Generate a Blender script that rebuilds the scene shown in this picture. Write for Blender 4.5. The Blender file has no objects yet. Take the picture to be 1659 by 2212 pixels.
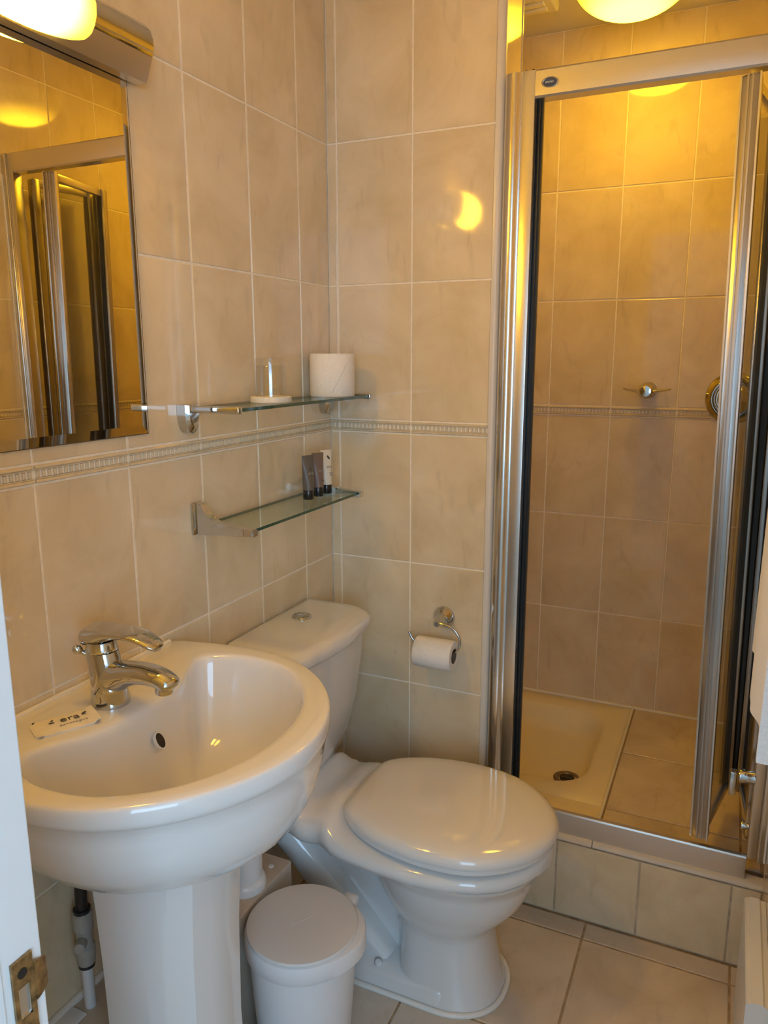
import bpy, bmesh, math, random
from mathutils import Vector, Matrix
random.seed(7)
PI = math.pi
scene = bpy.context.scene
COL = scene.collection

# ------------------------------------------------------------------ camera
CAMP = Vector((0.9578, -1.7517, 1.3941))
YAW, PITCH, ROLL, FPX = 0.4310, -0.2027, -0.0017, 1637.25
fw = Vector((-math.sin(YAW) * math.cos(PITCH), math.cos(YAW) * math.cos(PITCH), math.sin(PITCH)))
rt = Vector((math.cos(YAW), math.sin(YAW), 0))
up = rt.cross(fw)
r2 = rt * math.cos(ROLL) + up * math.sin(ROLL)
u2 = -rt * math.sin(ROLL) + up * math.cos(ROLL)
cd = bpy.data.cameras.new('camera')
cam = bpy.data.objects.new('camera', cd)
COL.objects.link(cam)
cam.matrix_world = Matrix(((r2.x, u2.x, -fw.x, CAMP.x), (r2.y, u2.y, -fw.y, CAMP.y), (r2.z, u2.z, -fw.z, CAMP.z), (0, 0, 0, 1)))
cd.sensor_fit = 'VERTICAL'
cd.sensor_height = 36.0
cd.lens = FPX / 2212 * 36.0
cd.clip_start = 0.02
scene.camera = cam

# ------------------------------------------------------------------ world, daylight, exposure
LAMP_COL = (1.0, 0.555, 0.014)
LAMP_COL_MIRROR = (1.0, 0.52, 0.014)
SHOWER_LAMP = 41.0
MIRROR_LAMP = 124.0
DAYLIGHT = 55.0
DAYLIGHT_ADDED_SIDE = 24.0
w = bpy.data.worlds.new('world')
scene.world = w
w.use_nodes = True
w.node_tree.nodes['Background'].inputs[0].default_value = (0.55, 0.75, 1.0, 1)
w.node_tree.nodes['Background'].inputs[1].default_value = 0.6
# unseen windows behind the camera; the side one is added for its light
for wx, wwid, wen in ((2.15, 1.9, DAYLIGHT), (-0.40, 1.2, DAYLIGHT_ADDED_SIDE)):
    ld = bpy.data.lights.new('window_daylight', 'AREA')
    ld.shape = 'RECTANGLE'
    ld.size, ld.size_y = wwid, 1.5
    ld.color = (0.49, 0.79, 1.14)
    ld.energy = wen
    lo = bpy.data.objects.new('window_daylight', ld)
    COL.objects.link(lo)
    lo.location = (wx, -3.19, 1.5)
    lo.rotation_euler = (PI / 2, 0, 0)     # shines towards +y, into the house
vs = scene.view_settings
vs.view_transform = 'Standard'
vs.look = 'None'
vs.exposure = 0.0
vs.gamma = 1.0
vs.use_curve_mapping = False

# ------------------------------------------------------------------ materials
def nodes(name):
    m = bpy.data.materials.new(name)
    m.use_nodes = True
    nt = m.node_tree
    return m, nt, nt.nodes['Principled BSDF'], nt.nodes['Material Output']

def mat(name, col, rough=0.4, metal=0.0, coat=0.0, noise=0.0, nscale=30, bump=0.0, bscale=200, sheen=0.0, spec=0.5, aniso=None):
    m, nt, b, o = nodes(name)
    b.inputs['Base Color'].default_value = (*col, 1)
    b.inputs['Roughness'].default_value = rough
    b.inputs['Metallic'].default_value = metal
    b.inputs['Coat Weight'].default_value = coat
    b.inputs['Coat Roughness'].default_value = 0.04
    b.inputs['Specular IOR Level'].default_value = spec
    if sheen:
        b.inputs['Sheen Weight'].default_value = sheen
    tc = nt.nodes.new('ShaderNodeTexCoord')
    if noise:
        n = nt.nodes.new('ShaderNodeTexNoise')
        n.inputs['Scale'].default_value = nscale
        n.inputs['Detail'].default_value = 4
        nt.links.new(tc.outputs['Object'], n.inputs['Vector'])
        r = nt.nodes.new('ShaderNodeValToRGB')
        r.color_ramp.elements[0].color = (*[c * (1 - noise) for c in col], 1)
        r.color_ramp.elements[1].color = (*[min(1, c * (1 + noise)) for c in col], 1)
        r.color_ramp.elements[0].position = 0.3
        r.color_ramp.elements[1].position = 0.7
        nt.links.new(n.outputs['Fac'], r.inputs['Fac'])
        nt.links.new(r.outputs['Color'], b.inputs['Base Color'])
    if bump:
        n2 = nt.nodes.new('ShaderNodeTexNoise')
        n2.inputs['Scale'].default_value = bscale
        n2.inputs['Detail'].default_value = 3
        nt.links.new(tc.outputs['Object'], n2.inputs['Vector'])
        bp = nt.nodes.new('ShaderNodeBump')
        bp.inputs['Strength'].default_value = bump
        bp.inputs['Distance'].default_value = 0.002
        nt.links.new(n2.outputs['Fac'], bp.inputs['Height'])
        nt.links.new(bp.outputs['Normal'], b.inputs['Normal'])
    return m

def tile_mat(name, base, dark, light, rough, scale=5.0, bump=0.06):
    """glazed beige tile with soft cloudy marbling and thin diagonal veins"""
    m, nt, b, o = nodes(name)
    N, L = nt.nodes.new, nt.links.new
    tc = N('ShaderNodeTexCoord')
    oi = N('ShaderNodeObjectInfo')
    add = N('ShaderNodeVectorMath'); add.operation = 'MULTIPLY_ADD'
    comb = N('ShaderNodeCombineXYZ')
    for i in range(3):
        L(oi.outputs['Random'], comb.inputs[i])
    add.inputs[1].default_value = (9.0, 17.0, 5.0)
    L(comb.outputs[0], add.inputs[0])
    L(tc.outputs['Object'], add.inputs[2])
    n = N('ShaderNodeTexNoise')
    n.inputs['Scale'].default_value = scale
    n.inputs['Detail'].default_value = 5
    n.inputs['Roughness'].default_value = 0.6
    n.inputs['Distortion'].default_value = 0.6
    L(add.outputs[0], n.inputs['Vector'])
    r = N('ShaderNodeValToRGB')
    r.color_ramp.elements[0].position = 0.34
    r.color_ramp.elements[0].color = (*dark, 1)
    r.color_ramp.elements[1].position = 0.66
    r.color_ramp.elements[1].color = (*light, 1)
    e = r.color_ramp.elements.new(0.5)
    e.color = (*base, 1)
    L(n.outputs['Fac'], r.inputs['Fac'])
    mp = N('ShaderNodeMapping')
    mp.inputs['Rotation'].default_value = (0, 0, 0.5)
    mp.inputs['Scale'].default_value = (1.0, 0.28, 1.0)
    L(add.outputs[0], mp.inputs['Vector'])
    v = N('ShaderNodeTexNoise')
    v.inputs['Scale'].default_value = scale * 5
    v.inputs['Detail'].default_value = 3
    v.inputs['Distortion'].default_value = 0.9
    L(mp.outputs[0], v.inputs['Vector'])
    vr = N('ShaderNodeValToRGB')
    vr.color_ramp.elements[0].position = 0.26
    vr.color_ramp.elements[0].color = (0.62, 0.60, 0.57, 1)
    vr.color_ramp.elements[1].position = 0.40
    vr.color_ramp.elements[1].color = (1, 1, 1, 1)
    L(v.outputs['Fac'], vr.inputs['Fac'])
    mx = N('ShaderNodeMix'); mx.data_type = 'RGBA'; mx.blend_type = 'MULTIPLY'
    mx.inputs[0].default_value = 0.28
    L(r.outputs['Color'], mx.inputs[6]); L(vr.outputs['Color'], mx.inputs[7])
    L(mx.outputs[2], b.inputs['Base Color'])
    b.inputs['Roughness'].default_value = rough
    b.inputs['Specular IOR Level'].default_value = 0.5
    if bump:
        n2 = N('ShaderNodeTexNoise')
        n2.inputs['Scale'].default_value = 14
        L(add.outputs[0], n2.inputs['Vector'])
        bp = N('ShaderNodeBump')
        bp.inputs['Strength'].default_value = bump
        bp.inputs['Distance'].default_value = 0.004
        L(n2.outputs['Fac'], bp.inputs['Height'])
        L(bp.outputs['Normal'], b.inputs['Normal'])
    return m

def thin_glass(name, tint, f0=0.035, rough=0.0):
    """clear sheet: see-through with Schlick reflection at each face"""
    m, nt, b, o = nodes(name)
    nt.nodes.remove(b)
    N, L = nt.nodes.new, nt.links.new
    t = N('ShaderNodeBsdfTransparent')
    t.inputs[0].default_value = (*tint, 1)
    g = N('ShaderNodeBsdfGlossy')
    g.inputs['Roughness'].default_value = rough
    lw = N('ShaderNodeLayerWeight')
    lw.inputs[0].default_value = 0.5
    pw = N('ShaderNodeMath'); pw.operation = 'POWER'
    pw.inputs[1].default_value = 5.0
    L(lw.outputs['Facing'], pw.inputs[0])
    ma = N('ShaderNodeMath'); ma.operation = 'MULTIPLY_ADD'
    ma.inputs[1].default_value = 0.6
    ma.inputs[2].default_value = f0
    L(pw.outputs[0], ma.inputs[0])
    mx = N('ShaderNodeMixShader')
    L(ma.outputs[0], mx.inputs[0])
    L(t.outputs[0], mx.inputs[1])
    L(g.outputs[0], mx.inputs[2])
    L(mx.outputs[0], o.inputs[0])
    return m

def opal(name, col, strength, hot, centre, reach):
    """opal lamp glass: brightest near the bulb inside, dimmer towards its ends"""
    m, nt, b, o = nodes(name)
    N, L = nt.nodes.new, nt.links.new
    b.inputs['Base Color'].default_value = (0.8, 0.78, 0.72, 1)
    b.inputs['Roughness'].default_value = 0.15
    tc = N('ShaderNodeTexCoord')
    d = N('ShaderNodeVectorMath'); d.operation = 'DISTANCE'
    d.inputs[1].default_value = centre
    L(tc.outputs['Object'], d.inputs[0])
    r = N('ShaderNodeMapRange')
    r.interpolation_type = 'SMOOTHSTEP'
    r.inputs['From Min'].default_value = reach[0]
    r.inputs['From Max'].default_value = reach[1]
    r.inputs['To Min'].default_value = strength
    r.inputs['To Max'].default_value = strength * hot
    L(d.outputs['Value'], r.inputs['Value'])
    b.inputs['Emission Color'].default_value = (*col, 1)
    L(r.outputs['Result'], b.inputs['Emission Strength'])
    return m

M = {}
M['tile'] = tile_mat('wall_tile_glaze', (0.74, 0.61, 0.41), (0.67, 0.54, 0.34), (0.80, 0.67, 0.47), 0.06, bump=0.03)
M['border'] = mat('border_tile_glaze', (0.70, 0.59, 0.41), 0.15, noise=0.06, nscale=60)
M['floortile'] = tile_mat('floor_tile_glaze', (0.60, 0.50, 0.39), (0.53, 0.43, 0.32), (0.66, 0.56, 0.45), 0.25, 6.0)
M['grout'] = mat('white_grout', (0.92, 0.83, 0.68), 0.8, noise=0.06, nscale=80)
M['floorgrout'] = mat('brown_grout', (0.37, 0.26, 0.15), 0.85, noise=0.3, nscale=40)
M['plinthgrout'] = mat('grey_brown_grout', (0.50, 0.41, 0.30), 0.85, noise=0.25, nscale=40)
M['quadrant'] = mat('cream_quadrant', (0.66, 0.58, 0.47), 0.25)
M['plastictrim'] = mat('cream_plastic_trim', (0.72, 0.66, 0.58), 0.3)
M['ceramic'] = mat('white_ceramic', (0.73, 0.71, 0.68), 0.07, coat=0.5, spec=0.5)
M['seat'] = mat('white_seat_plastic', (0.74, 0.71, 0.67), 0.10, coat=0.3)
M['chrome'] = mat('chrome', (0.60, 0.595, 0.585), 0.05, 1.0)
M['satin'] = mat('satin_aluminium', (0.72, 0.69, 0.65), 0.30, 1.0, bump=0.02, bscale=60)
M['polished'] = mat('polished_aluminium', (0.70, 0.68, 0.65), 0.20, 1.0)
M['leafmetal'] = mat('brushed_door_metal', (0.46, 0.43, 0.40), 0.27, 1.0, bump=0.02, bscale=60)
M['rubber'] = mat('black_rubber', (0.022, 0.023, 0.026), 0.30)
M['white_plastic'] = mat('white_plastic', (0.76, 0.74, 0.72), 0.32, bump=0.02, bscale=300)
M['bin'] = mat('white_bin_plastic', (0.74, 0.71, 0.69), 0.42, bump=0.03, bscale=500)
M['bin_lid'] = mat('matt_white_lid_plastic', (0.70, 0.65, 0.60), 0.6, bump=0.05, bscale=700)
M['paint'] = mat('white_gloss_paint', (0.80, 0.80, 0.79), 0.25, bump=0.03, bscale=40)
M['plaster'] = mat('white_plaster', (0.78, 0.76, 0.72), 0.8, noise=0.03, nscale=6)
M['carpet'] = mat('hall_carpet', (0.30, 0.26, 0.22), 0.95, noise=0.2, nscale=300, bump=0.3)
M['paper'] = mat('white_tissue', (0.84, 0.80, 0.74), 0.9, bump=0.25, bscale=250, noise=0.03, nscale=120)
M['card'] = mat('brown_card_tube', (0.18, 0.12, 0.08), 0.9)
M['sachet'] = mat('cream_paper', (0.78, 0.72, 0.62), 0.6, noise=0.05, nscale=60)
M['ink'] = mat('dark_ink', (0.06, 0.05, 0.04), 0.7)
M['greyink'] = mat('grey_ink', (0.35, 0.32, 0.28), 0.7)
M['palepaint'] = mat('pale_print', (0.36, 0.33, 0.25), 0.6)
M['tube_grey'] = mat('grey_tube', (0.135, 0.112, 0.088), 0.4)
M['tube_brown'] = mat('taupe_tube', (0.195, 0.135, 0.10), 0.4)
M['tube_cream'] = mat('cream_tube', (0.75, 0.68, 0.55), 0.4)
M['cap'] = mat('black_cap', (0.015, 0.014, 0.014), 0.2)
M['mirror'] = mat('mirror_silver', (0.80, 0.79, 0.76), 0.0, 1.0)
M['mirror_edge'] = mat('mirror_edge', (0.12, 0.08, 0.05), 0.3)
M['glass'] = thin_glass('door_glass', (0.93, 0.94, 0.92))
M['shelfglass'] = thin_glass('shelf_glass', (0.90, 0.955, 0.91))
M['greenedge'] = mat('green_glass_edge', (0.025, 0.075, 0.04), 0.08, coat=0.3)
M['tumbler'] = thin_glass('tumbler_glass', (0.955, 0.96, 0.955), 0.10)
M['badge'] = mat('blue_badge', (0.02, 0.05, 0.16), 0.12, coat=0.6)
M['badgeink'] = mat('pale_blue_lettering', (0.35, 0.5, 0.65), 0.3)
M['brass'] = mat('rusty_brass', (0.34, 0.21, 0.085), 0.42, 0.75, noise=0.55, nscale=110, bump=0.3, bscale=260)
M['dark'] = mat('hole_shade_and_dark_screw', (0.012, 0.010, 0.009), 0.5)  # painted shade inside holes; also plain dark screws
M['drain'] = mat('tarnished_drain', (0.30, 0.24, 0.16), 0.28, 1.0, noise=0.3, nscale=80)
M['tray'] = mat('cream_shower_tray', (0.80, 0.70, 0.50), 0.30)
M['greyfitting'] = mat('grey_plastic_fitting', (0.42, 0.39, 0.34), 0.45, noise=0.08)
M['hose'] = mat('dark_braided_hose', (0.05, 0.04, 0.035), 0.35, 0.5, bump=0.6, bscale=700)
M['towel'] = mat('white_terry_towel', (0.80, 0.77, 0.73), 0.95, bump=0.8, bscale=380, sheen=0.3)
M['opal_shower'] = opal('opal_glass_shower_lamp', LAMP_COL, SHOWER_LAMP, 0.045, (0, 0, -0.112), (0.045, 0.150))
M['opal_mirror'] = opal('opal_glass_mirror_lamp', LAMP_COL_MIRROR, MIRROR_LAMP, 0.018, (0.066, 0, -0.004), (0.038, 0.112))
M['sealant'] = mat('white_sealant', (0.80, 0.76, 0.70), 0.35, bump=0.15, bscale=60)

# ------------------------------------------------------------------ helpers
def mesh_obj(name, bm, m, parent=None, smooth=None, loc=None):
    me = bpy.data.meshes.new(name)
    bmesh.ops.recalc_face_normals(bm, faces=bm.faces[:])
    bm.to_mesh(me)
    bm.free()
    if isinstance(m, (list, tuple)):
        for k in m:
            me.materials.append(M[k])
    else:
        me.materials.append(M[m])
    if smooth is not None:
        me.shade_smooth()
        me.set_sharp_from_angle(angle=math.radians(smooth))
    o = bpy.data.objects.new(name, me)
    COL.objects.link(o)
    if parent is not None:
        o.parent = parent
    if loc is not None:
        o.location = loc
    return o

def thing(name, label, cat, loc=(0, 0, 0), group=None):
    o = bpy.data.objects.new(name, None)
    COL.objects.link(o)
    o.empty_display_size = 0.02
    o.location = loc
    o['label'] = label
    o['category'] = cat
    if group:
        o['group'] = group
    return o

def tag(o, label, cat, group=None):
    o['label'] = label
    o['category'] = cat
    if group:
        o['group'] = group
    return o

def struct(o, label, cat):
    o['kind'] = 'structure'
    o['label'] = label
    o['category'] = cat
    return o

def box(bm, x0, x1, y0, y1, z0, z1, bev=0.0, seg=2):
    vs_ = [bm.verts.new((x, y, z)) for x in (x0, x1) for y in (y0, y1) for z in (z0, z1)]
    fs = [(0, 1, 3, 2), (4, 6, 7, 5), (0, 4, 5, 1), (2, 3, 7, 6), (0, 2, 6, 4), (1, 5, 7, 3)]
    faces = [bm.faces.new([vs_[i] for i in f]) for f in fs]
    if bev:
        es = list({e for f in faces for e in f.edges})
        bmesh.ops.bevel(bm, geom=es, offset=bev, segments=seg, affect='EDGES', profile=0.5)
    return faces

def bbox_obj(name, m, parent, x0, x1, y0, y1, z0, z1, bev=0.0, seg=2):
    bm = bmesh.new()
    box(bm, x0, x1, y0, y1, z0, z1, bev, seg)
    return mesh_obj(name, bm, m, parent, smooth=35 if bev else None)

def loft(bm, rings, cap0=True, cap1=True, closed=True):
    vr = [[bm.verts.new(p) for p in r] for r in rings]
    n = len(vr[0])
    for a, b in zip(vr[:-1], vr[1:]):
        for i in range(n if closed else n - 1):
            j = (i + 1) % n
            bm.faces.new((a[i], a[j], b[j], b[i]))
    if cap0:
        bm.faces.new(vr[0][::-1])
    if cap1:
        bm.faces.new(vr[-1])
    return vr

def lathe(bm, prof, seg=32, mtx=None, cap0=True, cap1=True):
    """prof: list of (r, z) about local z"""
    rings = []
    for r, z in prof:
        ring = [Vector((max(r, 1e-5) * math.cos(2 * PI * i / seg), max(r, 1e-5) * math.sin(2 * PI * i / seg), z)) for i in range(seg)]
        if mtx:
            ring = [mtx @ p for p in ring]
        rings.append(ring)
    return loft(bm, rings, cap0, cap1)

def tube(bm, path, rad, seg=12, caps=True):
    path = [Vector(p) for p in path]
    rads = rad if isinstance(rad, (list, tuple)) else [rad] * len(path)
    rings = []
    nrm = None
    for i, p in enumerate(path):
        t = (path[min(i + 1, len(path) - 1)] - path[max(i - 1, 0)]).normalized()
        if nrm is None:
            a = Vector((0, 0, 1)) if abs(t.z) < 0.9 else Vector((1, 0, 0))
            nrm = t.cross(a).normalized()
        else:
            nrm = (nrm - t * nrm.dot(t)).normalized()
        bn = t.cross(nrm)
        rings.append([p + (nrm * math.cos(2 * PI * k / seg) + bn * math.sin(2 * PI * k / seg)) * rads[i] for k in range(seg)])
    loft(bm, rings, caps, caps)

def smooth_path(pts, n=8):
    pts = [Vector(p) for p in pts]
    out = []
    for i in range(len(pts) - 1):
        p0 = pts[max(i - 1, 0)]; p1 = pts[i]; p2 = pts[i + 1]; p3 = pts[min(i + 2, len(pts) - 1)]
        for k in range(n):
            t = k / n
            out.append(0.5 * ((2 * p1) + (p2 - p0) * t + (2 * p0 - 5 * p1 + 4 * p2 - p3) * t * t + (3 * p1 - p0 - 3 * p2 + p3) * t ** 3))
    out.append(pts[-1])
    return out

def interp(tab, x):
    if x <= tab[0][0]:
        return tab[0][1]
    for (a, b), (c, d) in zip(tab[:-1], tab[1:]):
        if x <= c:
            return b + (d - b) * (x - a) / (c - a)
    return tab[-1][1]

def axis_mtx(origin, zdir, xdir=None):
    z = Vector(zdir).normalized()
    x = Vector(xdir) if xdir else (Vector((0, 0, 1)) if abs(z.z) < 0.9 else Vector((1, 0, 0)))
    x = (x - z * x.dot(z)).normalized()
    y = z.cross(x)
    m_ = Matrix.Identity(4)
    for i in range(3):
        m_[i][0], m_[i][1], m_[i][2], m_[i][3] = x[i], y[i], z[i], origin[i]
    return m_

def extrude_poly(bm, pts, vec):
    vec = Vector(vec)
    loft(bm, [[Vector(p) for p in pts], [Vector(p) + vec for p in pts]])

def text_mesh(txt, size, depth=0.0002):
    cu = bpy.data.curves.new('lettering', 'FONT')
    cu.body = txt
    cu.size = size
    cu.extrude = depth
    cu.align_x = 'CENTER'
    cu.align_y = 'CENTER'
    cu.resolution_u = 3
    o = bpy.data.objects.new('lettering', cu)
    COL.objects.link(o)
    dg = bpy.context.evaluated_depsgraph_get()
    me = bpy.data.meshes.new_from_object(o.evaluated_get(dg))
    bpy.data.objects.remove(o)
    return me

def place_mesh(name, me, m, parent, mtx):
    me.materials.clear()
    me.materials.append(M[m])
    o = bpy.data.objects.new(name, me)
    COL.objects.link(o)
    o.parent = parent
    o.matrix_local = mtx
    return o

# ------------------------------------------------------------------ tiled walls
ZB, HB, HT, TW = 1.203, 0.0317, 0.3325, 0.200
CEIL = 2.36
ROWS = [(0.0, ZB - 3 * HT), (ZB - 3 * HT, ZB - 2 * HT), (ZB - 2 * HT, ZB - HT), (ZB - HT, ZB), 'border',
        (ZB + HB, ZB + HB + HT), (ZB + HB + HT, ZB + HB + 2 * HT), (ZB + HB + 2 * HT, ZB + HB + 3 * HT), (ZB + HB + 3 * HT, CEIL)]
JOINT = 0.0040
_tiles = {}
def tile_mesh(wd, ht, m='tile', ch=0.0014):
    k = (round(wd, 4), round(ht, 4), m)
    if k in _tiles:
        return _tiles[k]
    bm = bmesh.new()
    a, b = wd / 2, ht / 2
    rings = [[(-x_, -y_, z_), (x_, -y_, z_), (x_, y_, z_), (-x_, y_, z_)] for x_, y_, z_ in
             ((a, b, -0.006), (a, b, -ch), (a - ch * 0.4, b - ch * 0.4, -ch * 0.35), (a - ch, b - ch, 0))]
    loft(bm, rings)
    bmesh.ops.recalc_face_normals(bm, faces=bm.faces[:])
    me = bpy.data.meshes.new('tile')
    bm.to_mesh(me); bm.free()
    me.materials.append(M[m])
    _tiles[k] = me
    return me

def border_mesh(wd, ht):
    k = ('border', round(wd, 4))
    if k in _tiles:
        return _tiles[k]
    bm = bmesh.new()
    a, b = wd / 2, ht / 2
    # moulded profile extruded along the tile: two rolls with a sunk band between
    prof = [(-b, -0.006), (-b, 0.0), (-b + 0.002, 0.003), (-b + 0.0045, 0.003), (-b + 0.0055, 0.0005), (-b + 0.0066, 0.0018), (-b + 0.0078, 0.0018), (-b + 0.0084, -0.0032)]
    prof = prof + [(-y_, z_) for y_, z_ in prof[::-1]]
    loft(bm, [[(x_, y_, z_) for y_, z_ in prof] for x_ in (-a, a)])
    n = max(1, int(wd / 0.0104))
    for i in range(n):
        cx = -a + (i + 0.5) * wd / n
        h_, q = 0.0052, 0.0030
        r0 = [(cx - q, -h_, -0.0036), (cx + q, -h_, -0.0036), (cx + q, h_, -0.0036), (cx - q, h_, -0.0036)]
        r1 = [(cx - q * .85, -h_ * .95, 0.0012), (cx + q * .85, -h_ * .95, 0.0012), (cx + q * .85, h_ * .95, 0.0012), (cx - q * .85, h_ * .95, 0.0012)]
        r2_ = [(cx - q * .45, -h_ * .7, 0.002), (cx + q * .45, -h_ * .7, 0.002), (cx + q * .45, h_ * .7, 0.002), (cx - q * .45, h_ * .7, 0.002)]
        loft(bm, [r0, r1, r2_], cap0=False)
    bmesh.ops.recalc_face_normals(bm, faces=bm.faces[:])
    me = bpy.data.meshes.new('border_tile')
    bm.to_mesh(me); bm.free()
    me.materials.append(M['border'])
    _tiles[k] = me
    return me

def tiled_wall(wall, origin, udir, normal, ulines, zmin=0.0, zmax=CEIL, m='tile', rows=None):
    """tiles as children of a wall; ulines are the joint centres along udir from origin"""
    udir, normal = Vector(udir), Vector(normal)
    for u0, u1 in zip(ulines[:-1], ulines[1:]):
        for r in (rows or ROWS):
            bd = r == 'border'
            z0, z1 = (ZB, ZB + HB) if bd else r
            z0, z1 = max(z0, zmin), min(z1, zmax)
            wd, ht = u1 - u0 - JOINT, z1 - z0 - JOINT
            if wd < 0.004 or ht < 0.006:
                continue
            me = border_mesh(wd, ht) if bd else tile_mesh(wd, ht, m)
            o = bpy.data.objects.new('border_tile' if bd else 'tile', me)
            COL.objects.link(o)
            c = Vector(origin) + udir * (u0 + u1) / 2 + Vector((0, 0, (z0 + z1) / 2))
            o.parent = wall
            o.matrix_local = axis_mtx(c, normal, udir)

def steps(a, b, first, pitch=TW):
    """joint positions from a to b given one known joint"""
    k = math.ceil((a - first) / pitch + 1e-6)
    out = [a]
    x_ = first + k * pitch
    while x_ < b - 1e-4:
        if x_ > a + 1e-4:
            out.append(x_)
        x_ += pitch
    return out + [b]

SD = 0.7913          # depth of the shower recess
XE = 0.443           # free end of the short back wall
XR = 1.105           # right-hand wall
YF = -1.372          # inner face of the wall with the doorway
G = 0.0016           # grout sits this far behind the tile faces

wl = bbox_obj('wall_left', 'grout', None, -0.12, -G, YF - 0.1, SD + 0.1, 0, CEIL)
struct(wl, 'beige tiled wall behind the wash basin and toilet, with a beaded border row', 'wall')
tiled_wall(wl, (0, 0, 0), (0, 1, 0), (1, 0, 0), [-v for v in steps(0, -YF, 0.140)][::-1], zmin=0.300)
tiled_wall(wl, (0, 0, 0), (0, 1, 0), (1, 0, 0), steps(0.155, SD, 0.32), zmin=0.212)

wb = bmesh.new()
box(wb, 0, XE - 0.006, G, 0.150 - G, 0, CEIL)
wb = mesh_obj('wall_back', wb, 'grout')
struct(wb, 'short beige tiled wall with the toilet roll holder, ending at the shower', 'wall')
tiled_wall(wb, (0, 0, 0), (1, 0, 0), (0, -1, 0), [0, 0.0263, 0.2263, 0.4263], zmin=0.0)
tiled_wall(wb, (XE - 0.004, 0, 0), (0, 1, 0), (1, 0, 0), [0.004, 0.152], zmin=0.212)
tiled_wall(wb, (0, 0.152, 0), (-1, 0, 0), (0, 1, 0), [-v for v in [0, 0.2263, XE]][::-1], zmin=0.212)
# round-edge plastic trim on the free corner of that wall
bm = bmesh.new()
pts = [(0.4255, 0.006), (0.4255, -0.0015)] + [(0.431 + 0.0125 * math.sin(t) , 0.0105 - 0.0125 * math.cos(t)) for t in [i * PI / 2 / 6 for i in range(7)]] + [(0.4435, 0.014)]
loft(bm, [[(x_, y_, z_) for x_, y_ in pts] for z_ in (0.0, CEIL)])
o = mesh_obj('edge_trim', bm, 'plastictrim', wb, smooth=40)
o['label'] = 'cream rounded plastic edge trim'

ws = bbox_obj('wall_shower', 'grout', None, -0.10, XR + 0.1, SD + G, SD + 0.1, 0, CEIL)
struct(ws, 'beige tiled wall at the back of the shower', 'wall')
tiled_wall(ws, (0, SD, 0), (1, 0, 0), (0, -1, 0), steps(0, XR, 0.3935), zmin=0.212)

wr = bbox_obj('wall_right', 'grout', None, XR + G, XR + 0.12, YF - 0.1, SD + 0.1, 0, CEIL)
struct(wr, 'beige tiled wall on the side where the shower door folds back', 'wall')
tiled_wall(wr, (XR, 0, 0), (0, -1, 0), (-1, 0, 0), [-SD] + steps(0.0, -YF, 0.03)[0:] if False else steps(-SD, -YF, 0.03))

# floor ------------------------------------------------------------------
fl = bbox_obj('floor', 'floorgrout', None, -0.02, XR + 0.02, YF - 0.1, 0.02, -0.10, -0.0015)
struct(fl, 'beige tiled bathroom floor with brown joints', 'floor')
fx = [0.0, 0.065, 0.395, 0.725, 1.055, XR]
fy = [-0.034, -0.094, -0.424, -0.754, -1.084, YF - 0.1]
def flat_tiles(parent, xs, ys, z, m, jt=0.005):
    for x0, x1 in zip(xs[:-1], xs[1:]):
        for ya, yb in zip(ys[:-1], ys[1:]):
            y0, y1 = min(ya, yb), max(ya, yb)
            me = tile_mesh(x1 - x0 - jt, y1 - y0 - jt, m, 0.0016)
            t = bpy.data.objects.new('tile', me)
            COL.objects.link(t)
            t.parent = parent
            t.location = ((x0 + x1) / 2, (y0 + y1) / 2, z)
flat_tiles(fl, fx, fy, 0.0, 'floortile')

# plinth with the raised shower floor --------------------------------------
PY = -0.032
pl = bmesh.new()
box(pl, 0.36, XR, PY + G, 0.03, 0, 0.206)
pl = mesh_obj('trim_1', pl, 'plinthgrout')
struct(pl, 'grey beige tiled step in front of the shower', 'step')
tiled_wall(pl, (0, PY, 0), (1, 0, 0), (0, -1, 0), [0.443, 0.6425, 0.8415, 1.043, XR], rows=[(0.001, 0.2055)])
bm = bmesh.new()
prof = [(PY + 0.001, 0.208), (PY - 0.0015, 0.212), (PY + 0.001, 0.2185), (PY + 0.008, 0.2225), (PY + 0.030, 0.2235), (PY + 0.030, 0.2075)]
loft(bm, [[(x_, y_, z_) for y_, z_ in prof] for x_ in (0.45, 0.7265)])
o = mesh_obj('edge_trim', bm, 'quadrant', pl, smooth=50)
o['label'] = 'cream quadrant tile edging along the step'
bm = bmesh.new()
loft(bm, [[(x_, y_, z_) for y_, z_ in prof] for x_ in (0.7285, XR)])
mesh_obj('edge_trim', bm, 'quadrant', pl, smooth=50)
# tiled strip of the shower floor
sf = bbox_obj('floor_shower', 'floorgrout', None, 0.7265, XR, 0.0315, SD, 0.0, 0.2105)
struct(sf, 'tiled strip of raised shower floor beside the cream tray', 'floor')
flat_tiles(sf, [0.731, 1.060, XR], [0.033, 0.150, 0.470, SD - 0.002], 0.2125, 'floortile')
bm = bmesh.new()
tube(bm, [(0.7255, 0.04, 0.2135), (0.7255, 0.4, 0.2135), (0.7255, SD - 0.004, 0.2135)], 0.005, 8)
mesh_obj('sealant_bead', bm, 'sealant', sf, smooth=60)
bm = bmesh.new()
tube(bm, [(0.02, SD - 0.002, 0.2135), (XR - 0.002, SD - 0.002, 0.2135)], 0.006, 8)
mesh_obj('sealant_bead', bm, 'sealant', sf, smooth=60)

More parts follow.
